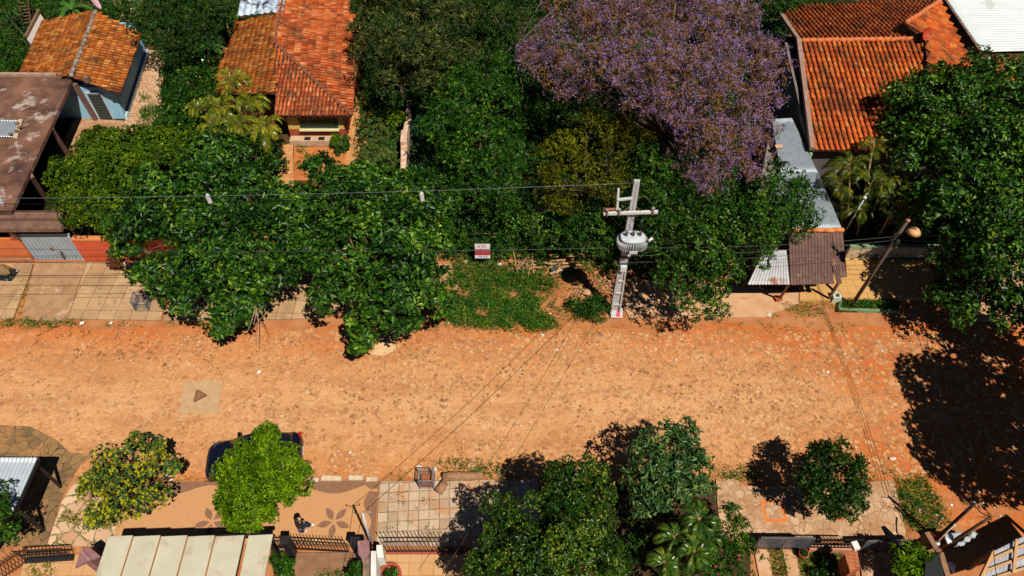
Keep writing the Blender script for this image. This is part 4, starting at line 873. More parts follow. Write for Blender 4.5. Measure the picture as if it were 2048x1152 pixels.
for k in (.8, .86): c = b2.lerp(t2p, k); MB().box(c, (.4, .12, .08)).build('bracket', BLK, lp)
MB().blob(b2.lerp(t2p, .81) + V(0, -.18, 0), (.14, .14, .2), 3, 2, .05).build('splice_box', DK, lp)
# thin post among the palms
a = P(1680, 470, 0); t = thing('thin_post', a, 'thin grey metal post with a round white top among the palms', 'post'); e = P(1728, 398, 3.6)
MB().tube([P(1684, 474, 0), e], .04, 8).build('shaft', GALV, t); MB().blob(e + V(0, 0, .1), (.1, .1, .1), 2, 2, .02).build('top', ZINCW, t)
# poles at the lower right and the small one
PW = mat('brown_pole', (.17, .09, .045), (.1, .055, .03), 6, .9)
def small_pole(name, label, base, top, z, r, m, arm=True):
    b = P(*base, 0); tp = P(*top, z); t = thing(name, b, label, 'utility pole'); MB().tube([b, b.lerp(tp, .5), tp], [r * 1.2, r * 1.1, r], 10).build('shaft', m, t)
    if arm:
        for k, s in ((.97, -1), (.99, 1)): c = b.lerp(tp, k); MB().tube([c, c + V(s * .28, 0, .06), c + V(s * .28, 0, .16)], [.014, .014, .03], 7).build('insulator', ZINCW if s > 0 else INS, t)
    return t, tp
_, tA = small_pole('corner_pole', 'dark timber cable pole leaning right at the lower right corner, left one of the pair', (1872, 1078), (1948, 1008), 3.6, .06, mat('black_pole', (.03, .018, .012), None, 6, .9))
_, tB = small_pole('corner_pole', 'brown timber cable pole leaning right at the lower right corner, right one of the pair', (1884, 1096), (1983, 1034), 3.9, .06, PW)
_, tC = small_pole('cable_post', 'slim grey metal cable post with a bent foot beside the mauve pillar', (743, 1092), (725, 1026), 3.3, .045, GALV)
b3 = P(743, 1092, 0); t = thing('conduit', P(1880, 1080, 0), 'pale bent conduit pipe with a meter strapped to the corner poles', 'pipe')
MB().tube([P(1872, 1092, 1.4), P(1880, 1078, 1.9), P(1898, 1060, 2.3), P(1909, 1051, 2.5)], .03, 7).build('pipe', mat('conduit', (.5, .36, .24), None, 5, .6), t); MB().blob(P(1875, 1087, 1.6), (.09, .08, .08), 2, 2, .05).build('meter', ZINCW, t); MB().blob(P(1909, 1050, 2.5), (.045, .045, .05), 2, 2, .05).build('cap', ZINCW, t)
# ================================================================ WIRES
WIRE = mat('wire_grey', (.07, .07, .08), None, 5, .5, .3); WIREB = mat('wire_black', (.008, .008, .01), None, 5, 1.0, spec=0)
def wire(label, a, b, sag, r, m):
    a, b = V(a), V(b); pts = [a.lerp(b, i / 24) - V(0, 0, sag * 4 * (i / 24) * (1 - i / 24)) for i in range(25)]
    o = MB().tube(pts, r, 5).build('cable', m, None, a); return prop(o, label, 'cable', 'overhead cables')
top = pp(.985) + V(-.12, 0, 0)
wire('uppermost pale cable running left from the very top of the transformer pole', P(-260, 397, 8.9), top, .25, .009, mat('wire_light', (.17, .18, .2), None, 5, .4, .3))
wire('dark cable just under the uppermost one, ending at the white bracket', P(-260, 408, 8.4), pp(.92) + V(-.75, 0, .2), .25, .016, WIREB)
wire('dark cable ending at the brown ceramic insulator left of the pole', P(-260, 420, 8.0), pp(.9) + V(-1.3, -.05, -.6), .2, .018, WIREB)
for i, (x, y) in enumerate([(418, 398), (844, 394)]):
    c = P(x, y, 8.45); t = thing('cable_spacer', c, ['white spacer clip holding the cables together above the left trees', 'white spacer clip holding the cables together nearer the transformer pole'][i], 'spacer')
    MB().tube([c + V(0, 0, .3), c + V(0, 0, -.35)], .035, 6).build('stem', ZINCW, t); MB().box(c, (.16, .1, .4), .3).build('clip', GALV, t); 
c = P(2, 402, 8.4); t = thing('cable_spacer', c, 'white spacer clip on the cables at the left edge of the picture', 'spacer'); MB().tube([c + V(0, 0, .3), c + V(0, 0, -.35)], .035, 6).build('stem', ZINCW, t); MB().box(c, (.16, .1, .4), .3).build('clip', GALV, t)
L0 = lambda k: b2.lerp(t2p, k)
for i, (kl, kr, yy, ww) in enumerate([(.56, .84, 470, 'topmost'), (.5, .8, 500, 'second'), (.45, .74, 530, 'lowest')]):
    wire(ww + ' of the low street cables between the transformer pole and the lamp pole', pp(kl) + V(.2, -.1, 0), L0(kr),   .25, .010, WIRE if i else WIRE)
    wire(ww + ' of the low street cables running left from the transformer pole over the trees', pp(kl) + V(-.2, -.1, 0), P(-260, yy + 20, 5.6 - i * .7), .35, .013, WIREB if i else WIRE)
    wire(ww + ' of the low street cables running right from the lamp pole into the big tree', L0(kr), P(2300, yy - 25 + i * 6, 5.5 - i * .3), .2, .012, WIREB)
wire('dark service cable crossing the road from the transformer pole to the small cable post', pp(.42), tC, .45, .011, WIREB)
mat('wire_brown', (.1, .05, .03), None, 5, .6)
wire('faint cable from the transformer pole down to the bottom tree', pp(.33), P(880, 1010, 3.0) + V(0, -3, 0), .4, .009, MC['wire_brown'])
for i in range(3): wire(['left', 'middle', 'right'][i] + ' of the three cables crossing the road from the lamp pole to the corner poles', L0(.78 + i * .05) + V(i * .1, 0, 0), tA + V(-.1 + i * .14, 0, .1), .3 + .12 * i, .011, WIREB)
wire('short dark cable looped between the tops of the two corner poles', tA, tB, .15, .02, WIREB)
wire('dark slack cable from the small cable post down over the lower left yard', tC, P(680, 1200, 1.5), .2, .012, WIREB)
wire('cable from the brown corner pole toward the bottom edge', tB, P(2010, 1230, 2.5), .2, .012, WIREB)
# ================================================================ SIGNS
sz = 1.25; c = P(965, 502, sz); t = thing('sale_sign', V(c.x, c.y, 0), 'white and dark red sale sign reading VENDE on posts in the bushes', 'sign'); w_, h_ = .8, .8
FR = Matrix.Translation(c) @ Matrix.Rotation(math.radians(62), 4, 'X')
def sgn(nm, x0, x1, y0, y1, d, m, par):
    mb = MB(); q = [FR @ V(x, y, z) for z in (0, d) for x, y in ((x0, y0), (x1, y0), (x1, y1), (x0, y1))]; mb.hexa(q[:4], q[4:]); return mb.build(nm, m, par)
WS = mat('sign_white', (.46, .47, .5), (.38, .38, .41), 5, .5); RS = mat('sign_red', (.24, .012, .015), (.28, .01, .015), 4, .5)
bd = sgn('board', -w_ / 2, w_ / 2, -h_ / 2, h_ / 2, .02, WS, t); sgn('red_band', -w_ / 2, w_ / 2, -.22, .12, .024, RS, bd); sgn('orange_stripe', -w_ / 2 + .01, w_ / 2 - .01, -.075, -.045, .027, CAPM, bd)
T4 = lambda x, y, z=.028: FR @ Matrix.Translation((x, y, z))
text('KW', 'lettering', .28, T4(-.03, .25), mat('sign_ink', (.3, .01, .02), None, 4, .5), bd); text('0971 400 005', 'lettering', .145, T4(.0, .03), WS, bd); text('VENDE', 'lettering', .17, T4(0, -.31), mat('sign_navy', (.05, .03, .1), None, 4, .5), bd)
for s in (-.38, .38): q = FR @ V(s, 0, -.03); MB().beam(V(q.x, q.y + .05, 0), V(q.x, q.y + .05, q.z + .2), .05, .05).build('post', WOOD, t)
# leaning small sign at the foot of the pole
c = P(1234, 626, .28); t = thing('painted_board', V(c.x, c.y, 0), 'small white board with a red sail-like mark leaning at the foot of the transformer pole', 'sign')
FR = Matrix.Translation(c) @ Matrix.Rotation(math.radians(50), 4, 'X'); bd = sgn('board', -.3, .28, -.24, .24, .02, WS, t)
q = [FR @ V(x, y, .024) for x, y in ((-.02, .2), (.07, .12), (.15, -.02), (.17, -.18), (-.06, -.18), (-.03, 0))]; MB().prism(q, .01).build('red_mark', mat('sail_red', (.55, .02, .03), (.5, .1, .15), 20, .6), bd)
# ================================================================ CAR
def car(loc, rot):
    t = thing('car', loc, 'dark navy car parked under the round bright green tree', 'car')
    R = Matrix.Translation(V(loc)) @ Matrix.Rotation(rot, 4, 'Z')
    CB = mat('navy_paint', (.006, .009, .022), (.005, .007, .018), 3, .2, .3, 0, spec=.7); GL = mat('car_glass', (.008, .012, .016), None, 3, .08, 0, 0, spec=.8)
    # stations: x, half width, z shoulder, z bottom ; body shell
    st = [(-2.05, .45, .5, .32), (-2.0, .68, .58, .26), (-1.85, .8, .68, .22), (-1.4, .85, .78, .2), (-.9, .87, .88, .2), (-.2, .88, .92, .2), (.7, .88, .94, .2), (1.3, .86, .95, .2), (1.75, .82, .94, .22), (1.97, .72, .82, .28), (2.04, .55, .6, .34)]
    vs = []; fs = []; n = 13
    for x, w, zs, zb in st:
        for k in range(n):
            a = math.pi * k / (n - 1); yy = -math.cos(a); sgn_ = 1 if yy > 0 else -1
            e = abs(yy) ** .32 * sgn_; zz = zs - (1 - math.sin(a) ** .3) * (zs - zb) if k not in (0, n - 1) else zb
            vs.append(R @ V(x, e * w, zz + (.05 * math.sin(a))))
    for i in range(len(st) - 1):
        for k in range(n - 1): fs.append((i * n + k, (i + 1) * n + k, (i + 1) * n + k + 1, i * n + k + 1))
        fs.append((i * n, i * n + n - 1, (i + 1) * n + n - 1, (i + 1) * n))
    fs.append(tuple(range(n))); fs.append(tuple(reversed(range((len(st) - 1) * n, len(st) * n))))
    mb = MB(); mb.add(vs, fs, True); body = mb.build('body', CB, t)
    def shell(nm, cs, m, par):  # cs: list (x, hw_bottom, hw_top, z0, z1)
        vs = []; fs = []; k = 6
        for x, hb, ht, z0, z1 in cs: vs += [R @ V(x, -hb, z0), R @ V(x, -ht - (hb - ht) * .3, (z0 + 3 * z1) / 4), R @ V(x, -ht * .8, z1), R @ V(x, ht * .8, z1), R @ V(x, ht + (hb - ht) * .3, (z0 + 3 * z1) / 4), R @ V(x, hb, z0)]
        for i in range(len(cs) - 1):
            for j in range(5): fs.append((i * k + j, (i + 1) * k + j, (i + 1) * k + j + 1, i * k + j + 1))
        fs += [(0, 1, 2, 3, 4, 5), tuple(reversed([(len(cs) - 1) * k + j for j in range(6)]))]
        mb = MB(); mb.add(vs, fs, True); return mb.build(nm, m, par)
    shell('windows', [(-1.0, .74, .7, .86, .93), (-.3, .76, .62, .9, 1.4), (.9, .76, .62, .92, 1.4), (1.7, .72, .62, .9, 1.0)], GL, t)
    shell('roof', [(-.3, .6, .58, 1.36, 1.42), (.2, .64, .6, 1.38, 1.47), (.9, .62, .58, 1.38, 1.43)], CB, t)
    for s in (-1, 1):
        mb = MB(); mb.add([R @ V(*p) for p in ((-1.95, s * .45, .66), (-1.78, s * .78, .7), (-1.45, s * .83, .8), (-1.7, s * .5, .78))], [(0, 1, 2, 3)]); mb.build('headlight', mat('headlight', (.06, .07, .09), None, 4, .15), t)
        MB().box(R @ V(1.98, s * .62, .78), (.12, .26, .16), rot).build('tail_light', mat('tail_red', (.45, .02, .01), None, 4, .3), t)
        MB().box(R @ V(-.62, s * .9, .96), (.12, .2, .12), rot).build('mirror', CB, t)
    for x in (-1.3, 1.25):
        for s in (-1, 1):
            a, b_ = R @ V(x, s * .72, .31), R @ V(x, s * .9, .31); w = MB().tube([a, b_], .31, 20).build('wheel', BLK, t); MB().tube([b_, b_ + (b_ - a) * .05], .19, 12).build('rim', GALV, w)
    MB().box(R @ V(2.06, 0, .45), (.02, .4, .12), rot).build('number_plate', WH, t)
cc = P(510, 913, .5); car((cc.x, cc.y, .006), math.radians(8))
# ================================================================ PERSON
def person():
    f1, f2 = P(624, 1051, .12), P(608, 1064, .12)   # front and rear foot
    hip = P(602, 1054, 1.05); hx, hy = hip.x, hip.y
    z0 = .12; D = V(.86, .5, 0); S = V(-.5, .86, 0); Hc = V(hx, hy, z0)
    t = thing('person', Hc, 'long haired person in black top, blue jeans and white shoes on the patterned pavement', 'person')
    def sk(name, chains, m, par, sub=2, loc=None):
        vs = []; es = []; rs = []; idx = {}
        for ch in chains:
            last = None
            for key, p, r in ch:
                if key in idx: i = idx[key]
                else: i = len(vs); idx[key] = i; vs.append(V(p) - OFF[par.name]); rs.append(r)
                if last is not None: es.append((last, i))
                last = i
        me = bpy.data.meshes.new(name); me.from_pydata(vs, es, []); o = bpy.data.objects.new(name, me); COL.objects.link(o)
        md = o.modifiers.new('skin', 'SKIN'); 
        for i, r in enumerate(rs): me.skin_vertices[0].data[i].radius = r if isinstance(r, tuple) else (r, r)
        me.skin_vertices[0].data[0].use_root = True; md.use_smooth_shade = True
        s = o.modifiers.new('sub', 'SUBSURF'); s.levels = sub; s.render_levels = sub
        dg = bpy.context.evaluated_depsgraph_get(); me2 = bpy.data.meshes.new_from_object(o.evaluated_get(dg)); bpy.data.objects.remove(o)
        me2.name = name; me2.materials.clear(); me2.materials.append(m); o = bpy.data.objects.new(name, me2); COL.objects.link(o); o.parent = par; OFF[o.name] = OFF[par.name]; return o
    pel = Hc + V(0, 0, .92); chest = pel + V(0, 0, .36) + D * .03; neck = chest + V(0, 0, .19); head = neck + V(0, 0, .17) + D * .04
    h1, h2 = pel - S * .09, pel + S * .09
    a1, a2 = V(f1.x, f1.y, z0 + .08) - D * .08, V(f2.x, f2.y, z0 + .1) - D * .06
    k1, k2 = h1.lerp(a1, .5) + D * .08, h2.lerp(a2, .5) + D * .06
    # which foot is which: keep legs uncrossed
    if (a1 - Hc).dot(S) > (a2 - Hc).dot(S): a1, a2 = a2, a1; k1, k2 = h1.lerp(a1, .5) + D * .08, h2.lerp(a2, .5) + D * .06
    sh1, sh2 = chest - S * .18 + V(0, 0, .1), chest + S * .18 + V(0, 0, .1)
    e1, e2 = sh1 - S * .05 + V(0, 0, -.28) + D * .02, sh2 + S * .05 + V(0, 0, -.29) - D * .04
    w1, w2 = e1 + D * .2 - V(0, 0, .1), e2 + D * .14 - V(0, 0, .2)
    SK = mat('skin', (.5, .27, .16), None, 5, .6, bmp=0); TOP = mat('black_cloth', (.012, .01, .009), None, 5, .9, bmp=0); JE = mat('jeans', (.012, .03, .08), (.018, .04, .1), 6, .9, bmp=0)
    fing = []
    hand = []
    for nm, w, dr in (('a', w1, D - V(0, 0, .5)), ('b', w2, D * .5 - V(0, 0, 1))):
        dr = dr.normalized(); pm = w + dr * .07; hand.append([('w' + nm, w, .026), ('p' + nm, pm, (.036, .02))])
        for q, ln in ((-.03, .07), (-.01, .08), (.01, .075), (.03, .06)):
            b0 = pm + S * q + dr * .02; hand.append([('p' + nm, pm, .03), ('f%s%s' % (nm, q), b0, .009), ('g%s%s' % (nm, q), b0 + dr * ln * .5 - V(0, 0, .012), .008), ('h%s%s' % (nm, q), b0 + dr * ln - V(0, 0, .035), .006)])
        hand.append([('p' + nm, pm, .03), ('t' + nm, pm + S * (.045 if nm == 'a' else -.045), .011), ('u' + nm, pm + S * (.06 if nm == 'a' else -.06) + dr * .04, .009)])
    body = sk('body', [[('pel', pel, (.13, .1)), ('ch', chest, (.13, .09)), ('nk', neck, .05), ('hd0', head - V(0, 0, .05), .07), ('hd', head, .092), ('hd2', head + V(0, 0, .07), .075)],
        [('pel', pel, .13), ('h1', h1, .085), ('k1', k1, .055), ('a1', a1, .038)], [('pel', pel, .13), ('h2', h2, .085), ('k2', k2, .055), ('a2', a2, .038)],
        [('ch', chest, .13), ('s1', sh1, .05), ('e1', e1, .036), ('wa', w1, .026)], [('ch', chest, .13), ('s2', sh2, .05), ('e2', e2, .036), ('wb', w2, .026)]] + hand, SK, t)
    sk('top', [[('a', pel + V(0, 0, .06), (.155, .125)), ('b', chest, (.165, .125)), ('c', chest + V(0, 0, .12), (.13, .1))], [('b', chest, .15), ('s1', sh1, .072), ('e1', e1, .055)], [('b', chest, .15), ('s2', sh2, .072), ('e2', e2, .055), ('w2', e2.lerp(w2, .7), .045)]], TOP, t)
    sk('jeans', [[('a', pel + V(0, 0, .02), (.16, .13)), ('h1', h1 - V(0, 0, .05), .11), ('k1', k1, .095), ('a1', a1 + V(0, 0, .02), .085)], [('a', pel, .15), ('h2', h2 - V(0, 0, .05), .11), ('k2', k2, .095), ('a2', a2 + V(0, 0, .02), .085)]], JE, t)
    for k, a in (('1', a1), ('2', a2)): sk('shoe', [[('a', V(a.x, a.y, z0 + .05) - D * .02, .045), ('b', V(a.x, a.y, z0 + .05) + D * .1, (.05, .04)), ('c', V(a.x, a.y, z0 + .04) + D * .2, (.042, .03))]], mat('shoe_white', (.75, .75, .76), None, 5, .6, bmp=0), t)
    sk('hair', [[('a', head + V(0, 0, .07) - D * .03, .1), ('b', head - D * .05, .115), ('c', neck - D * .09, .1), ('d', chest - D * .13, (.09, .06)), ('e', chest - D * .15 - V(0, 0, .18), (.06, .04))]], mat('dark_hair', (.02, .012, .008), (.035, .02, .012), 20, .5, bmp=.4), t)
    fc = head + D * .088
    mb = MB(); mb.blob(fc + V(0, 0, -.015), (.014, .014, .022), 1, 1, 0)
    mb.build('nose', SK, t); mb = MB()
    for s in (-1, 1): mb.blob(fc + S * s * .032 + V(0, 0, .012) - D * .006, (.009, .009, .006), 1, 1, 0)
    mb.build('eyes', DK, t); mb = MB().beam(fc - S * .02 + V(0, 0, -.05) - D * .008, fc + S * .02 + V(0, 0, -.05) - D * .008, .01, .008); mb.build('mouth', RD, t)
    mb = MB(); 
    for s in (-1, 1): mb.blob(head + S * s * .09, (.015, .015, .03), 1, 1, 0)
    mb.build('ears', SK, t)
person()
# ================================================================ SMALL THINGS
def cage(name, label, cat, q, z0, h, m, n=8, floor=None, zt=0):
    b = [P(x, y, z0) for x, y in q]; c = sum(b, V(0, 0, 0)) / 4; t = thing(name, c, label, cat); fr = MB(); br = MB()
    for i in range(4):
        a, d = b[i], b[(i + 1) % 4]
        for z in (0, h): fr.beam(a + V(0, 0, z), d + V(0, 0, z), .035, .035)
        fr.beam(a, a + V(0, 0, h), .035, .035)
        for k in range(1, n): p = a.lerp(d, k / n); br.beam(p, p + V(0, 0, h), .012, .012)
        br.beam(a + V(0, 0, h * .5), d + V(0, 0, h * .5), .012, .012)
    fr.build('frame', m, t); br.build('bars', m, t)
    if floor: MB().prism([c + (p - c) * .8 for p in b], z0 + .02, z0 + .06 + zt).build('floor', floor, t)
    return t
cage('wire_cage', 'blue wire cage standing on the tiled pavement left of the trees', 'cage', [(272, 622), (298, 622), (303, 602), (278, 602)], .12, .75, mat('cage_blue', (.12, .13, .2), None, 5, .5), 8, mat('cage_floor', (.5, .36, .15), None, 5, .8))
cage('rubbish_basket', 'grey metal rubbish basket on legs beside the log at the kerb', 'basket', [(840, 977), (868, 977), (870, 952), (842, 952)], .1, .75, mat('basket_grey', (.3, .3, .33), (.15, .13, .13), 6, .5, .2), 9, mat('rust_floor', (.3, .1, .04), (.2, .06, .03), 5, .9), .25)
t = thing('log', P(925, 952, 0), 'thick fallen log lying at the kerb beside the rubbish basket', 'log'); a, b_ = P(886, 954, .2), P(965, 951, .2)
MB().tube([a, a.lerp(b_, .3) + V(0, .02, .01), a.lerp(b_, .7) + V(0, -.02, 0), b_], [.2, .2, .19, .17], 14).build('trunk', mat('log_bark', (.36, .19, .1), (.2, .1, .055), 7, .9, bmp=.8), t)
t = thing('log', P(884, 975, 0), 'short stubby stump beside the lower right of the rubbish basket', 'log'); MB().tube([P(876, 985, .18), P(890, 964, .2)], [.2, .17], 12).build('trunk', MC['log_bark'], t)
t = thing('rock', P(12, 548, 0), 'brown rounded boulder on a black sack at the left edge of the pavement', 'rock'); MB().blob(P(7, 541, .45), (.36, .28, .36), 3, 3, .13).build('rock', mat('boulder', (.26, .15, .06), (.1, .1, .05), 4, .9), t)
t = thing('black_sack', P(12, 552, 0), 'flat black and white plastic sack under the brown boulder', 'sack')
MB().prism([P(x, y, .2) for x, y in [(-20, 532), (22, 535), (38, 540), (22, 561), (0, 560), (-30, 556)]], .14, .2).build('sack', mat('black_plastic', (.012, .014, .02), None, 3, .35, stain=((.6, .6, .62), 5, .57)), t)
def pile(name, label, cat, px, n, L, r, m, seed, spread=.35, z=.12):
    c = P(*px, z); t = thing(name, c, label, cat); rr = random.Random(seed); mb = MB()
    for i in range(n):
        a = rr.gauss(.1, spread) * 2; d = V(math.cos(a), math.sin(a), rr.uniform(-.05, .18)); p = c + V(rr.uniform(-.6, .6), rr.uniform(-.35, .35), rr.uniform(0, .3)); l = L * rr.uniform(.4, 1)
        mb.tube([p - d * l / 2, p + V(0, 0, rr.uniform(-.03, .03)), p + d * l / 2], r * rr.uniform(.5, 1.2), 5)
    mb.build('branches', m, t); return t
STK = mat('dry_sticks', (.42, .25, .12), (.28, .15, .07), 8, .9)
pile('branch_pile', 'pile of dry tan branches in the grass left of the planks', 'wood pile', (1045, 533), 34, 1.4, .035, STK, 3, .5); pile('branch_pile', 'pile of dry brown palm sheaths and planks near the transformer pole', 'wood pile', (1118, 528), 30, 1.3, .05, mat('dry_bark', (.5, .29, .15), (.35, .17, .08), 7, .9), 5, .22)
t = thing('stick', P(1036, 540, 0), 'long thin dry stick standing up out of the branch pile', 'stick'); MB().tube([P(1037, 556, .1), P(1026, 498, 1.3)], [.03, .02], 6).build('stick', STK, t)
t = thing('plank', P(1113, 540, 0), 'dark board lying beside the branch pile with a pale plank in front', 'plank'); MB().prism([P(x, y, .3) for x, y in [(1100, 535), (1122, 532), (1130, 541), (1105, 544)]], .06).build('board', mat('dark_board', (.06, .06, .07), None, 4, .6), t); MB().beam(P(1100, 548, .3), P(1124, 539, .35), .12, .05).build('pale_plank', mat('pale_plank', (.5, .33, .2), None, 6, .8), t)
# mounds / rocks
RK = mat('tan_rock', (.5, .3, .17), (.38, .2, .1), 4, .9)
for (x, y, r, lab) in [(944, 521, .26, 'largest tan rock under the sale sign'), (930, 524, .18, 'small tan rock left of the rock under the sale sign'), (982, 521, .13, 'small pale stone right of the sale sign'), (996, 528, .2, 'pale grey rock between sale sign and branch pile'), (974, 556, .1, 'small yellowish stone alone in the grass'),
    (912, 574, .22, 'broad tan stone at the right edge of the leafy tree'), (899, 592, .2, 'reddish stone beside the leafy tree over the grass'), (1178, 584, .3, 'heap of rubble stones near the foot of the transformer pole'), (896, 646, .13, 'small orange stone on the grass edge of the road'), (838, 934, .17, 'round pale stone above the rubbish basket'), (871, 938, .12, 'white stone between basket and log'),
    (943, 930, .2, 'round tan stone above the right end of the log'), (1538, 629, .16, 'white stone at the kerb left of the grass bed'), (1785, 917, .14, 'flat pale stone on the road near the right grass patch'), (880, 957, .12, 'tan stone at the left end of the log')]:
    t = thing('stone', P(x, y, 0), lab, 'stone'); MB().blob(P(x, y, r * .35), (r, r * .85, r * .5), int(x), 2, .14).build('stone', RK if 'white' not in lab and 'pale' not in lab else mat('pale_rock', (.62, .52, .42), (.5, .38, .28), 5, .9), t)
SCL = ['left one of two white scraps at the left pavement kerb', 'right one of two white scraps at the left pavement kerb', 'white scrap under the bare twigs of the left street tree', 'lone white square scrap on the road above the round tree', 'larger white scrap beside the yellow mottled tree near the kerb', 'upper white scrap beside the yellow mottled tree near the kerb',
 'white scrap on the road just below the grass verge tip', 'middle white scrap in the round grass patch', 'left white scrap in the round grass patch', 'right white scrap at the lower end of the round grass patch', 'white scrap on red earth above the left corner pole', 'white scrap just above the top of the left corner pole', 'white scrap at the right edge of the round grass patch', 'white scrap among grass left of the corner wall',
 'white scrap right of the brown corner pole', 'white scrap near the thin cable bundle at the lower right', 'white scrap on the orange road edge below the green kerbed bed', 'white scrap at the corner of the patterned and square stone pavements', 'white scrap on the road between verge tip and pole shrub', 'pale scrap on the pavement beneath the scrollwork fence',
 'white scrap on the square stone paving below the rubbish basket', 'pale scrap in the thick green verge, right half', 'pale scrap at the lower rim of the green verge', 'pale scrap on the bare sandy soil left of the pole shrub', 'small pale scrap on the road up from the patterned pavement end', 'small pale scrap on the road below the right street tree by the pole', 'small pale scrap at the top of the yellow mottled tree', 'small pale scrap mid-road beside the cable shadows at the right']
LIT = mat('litter_white', (.8, .8, .8), None, 4, .7)
for i, (x, y) in enumerate([(164, 646), (222, 646), (492, 660), (518, 744), (343, 960), (336, 950), (1085, 670), (1840, 1020), (1830, 1010), (1885, 1035), (1957, 985), (1948, 1005), (1903, 1010), (1873, 1030), (1990, 1015), (1890, 928), (1764, 702), (752, 960), (1115, 700), (630, 1080), (860, 1003), (1012, 640), (985, 655), (1100, 628), (700, 905), (1352, 720), (250, 880), (1655, 745)]):
    c = P(x, y, .12 if y < 650 or y > 965 and x < 800 else .03); s = .12 if i in (0, 1, 3, 4, 5) else .07
    o = MB(); rr = random.Random(i); o.prism([c + V(rr.uniform(.7, 1.1) * s * math.cos(a), rr.uniform(.6, 1.1) * s * math.sin(a), rr.uniform(0, .04)) for a in (0, 1.2, 2.5, 3.9, 5.1)], .02)
    prop(o.build('paper_scrap', LIT, None, c), SCL[i], 'litter', 'white paper scraps on the ground')
t = thing('flower_pot', P(27, 50, 0), 'orange and red flower pot with a grey-green plant at the top left', 'pot'); c = P(29, 54, .0)
MB().tube([c, c + V(0, 0, .2), c + V(0, 0, .38), c + V(0, 0, .42)], [.2, .32, .3, .26], 16).build('pot', mat('pot_orange', (.55, .22, .06), (.45, .08, .03), 3, .7), t)
t = thing('ladder', P(48, 40, 0), 'wooden ladder lying in shadow beside the top left yard wall', 'ladder'); mb = MB(); A0, A1, B0, B1_ = P(45, 48, .3), P(36, 0, 2), P(62, 44, .3), P(56, 0, 2)
mb.beam(A0, A1, .07, .07).beam(B0, B1_, .07, .07)
for k in range(7): mb.beam(A0.lerp(A1, k / 7 + .02), B0.lerp(B1_, k / 7 + .02), .05, .05)
mb.build('rungs', WOOD, t)
t = thing('rendered_wall', P(75, 70, 0), 'grey rendered end wall with a timber edge left of the blue house roof', 'wall'); MB().prism([P(82, 30, 1.9), P(92, 44, 2.2), P(66, 92, 2.1), P(57, 84, 1.8)], 0, 2.0).build('wall', mat('render_grey', (.45, .38, .36), (.36, .3, .28), 4, .9), t); MB().beam(P(52, 72, 2.1), P(78, 20, 2.1), .16, .16).build('edge', WOOD, t)
# old boundary wall in the middle
t = thing('broken_wall', P(805, 300, 0), 'crumbling old brick boundary wall running through the overgrown plot', 'wall')
mb = MB(); rr = random.Random(4); pts = [(817, 190), (816, 235), (813, 245), (809, 262), (807, 285), (807, 305), (806, 325), (803, 347)]
for (x0, y0), (x1, y1) in zip(pts, pts[1:]): wall(mb, P(x0, y0, 1.7), P(x1, y1, 1.7), .26 + rr.uniform(0, .12), 0, 1.65 + rr.uniform(-.2, .2))
mb.build('wall', mat('old_brick', (.6, .5, .4), (.42, .2, .12), 2.5, .9, bmp=.6), t)
#PART5
# ================================================================ VEGETATION
G_BIG = leafmat('leaf_glossy', [(.004, .016, .003), (.007, .03, .004), (.017, .066, .006), (.05, .13, .008), (.18, .28, .018)], .6, .1, .5, .28)
G_DEEP = leafmat('leaf_deep', [(.003, .014, .003), (.006, .026, .004), (.014, .052, .005), (.04, .1, .008), (.13, .2, .014)], .5, .1, .6, .2)
G_YEL = leafmat('leaf_yellow_green', [(.01, .03, .002), (.025, .062, .003), (.06, .11, .004), (.17, .23, .008)], .6, .1, 1.0, .1)
G_OLIVE = leafmat('leaf_olive', [(.01, .014, .002), (.03, .038, .003), (.09, .1, .004), (.24, .22, .008)], .7, .08, .5, .08)
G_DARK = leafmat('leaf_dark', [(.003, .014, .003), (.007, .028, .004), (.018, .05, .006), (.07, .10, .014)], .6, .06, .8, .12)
G_MAT = leafmat('leaf_matt_olive', [(.006, .018, .005), (.016, .032, .007), (.045, .06, .012), (.18, .17, .035)], .6, .06, .7, .15)
G_BRIGHT = leafmat('leaf_bright', [(.012, .04, .001), (.04, .1, .002), (.1, .2, .003), (.28, .36, .006)], .6, .15, 1.0, .12)
G_MID = leafmat('leaf_mid', [(.004, .02, .003), (.009, .042, .004), (.024, .08, .006), (.1, .19, .01)], .55, .12, .7, .15)
G_GREY = leafmat('leaf_grey_green', [(.01, .034, .01), (.024, .066, .018), (.055, .115, .028), (.14, .21, .05)], .5, .08, .8, .25)
G_MIX = leafmat('leaf_mixed', [(.01, .036, .014), (.025, .07, .024), (.07, .105, .015), (.32, .30, .008), (.16, .2, .008)], .55, .08, .9, .15)
G_PALM = leafmat('leaf_palm', [(.008, .026, .002), (.028, .062, .004), (.09, .115, .008), (.3, .24, .018)], .45, .1, .6, .25)
G_GRASS = leafmat('grass_blade', [(.008, .045, .006), (.02, .085, .01), (.05, .14, .012), (.2, .24, .02)], .6, .08, 1.2, .12)
G_DRY = leafmat('dry_grass_blade', [(.04, .08, .008), (.1, .13, .012), (.24, .19, .03), (.3, .22, .05)], .7, .08, 1.2, .12)
PURP = leafmat('blossom', [(.1, .05, .14), (.19, .11, .27), (.29, .19, .42), (.38, .27, .52)], .7, .2, .9, .1)
PINKF = leafmat('pink_blossom', [(.4, .02, .08), (.6, .05, .12)], .6, .2, 1.0, .2)
BROWNL = leafmat('leaf_rust', [(.05, .024, .01), (.13, .06, .025), (.25, .12, .05), (.17, .11, .03)], .7, .12, .6, .1)
for m_ in (PURP, PINKF): pass
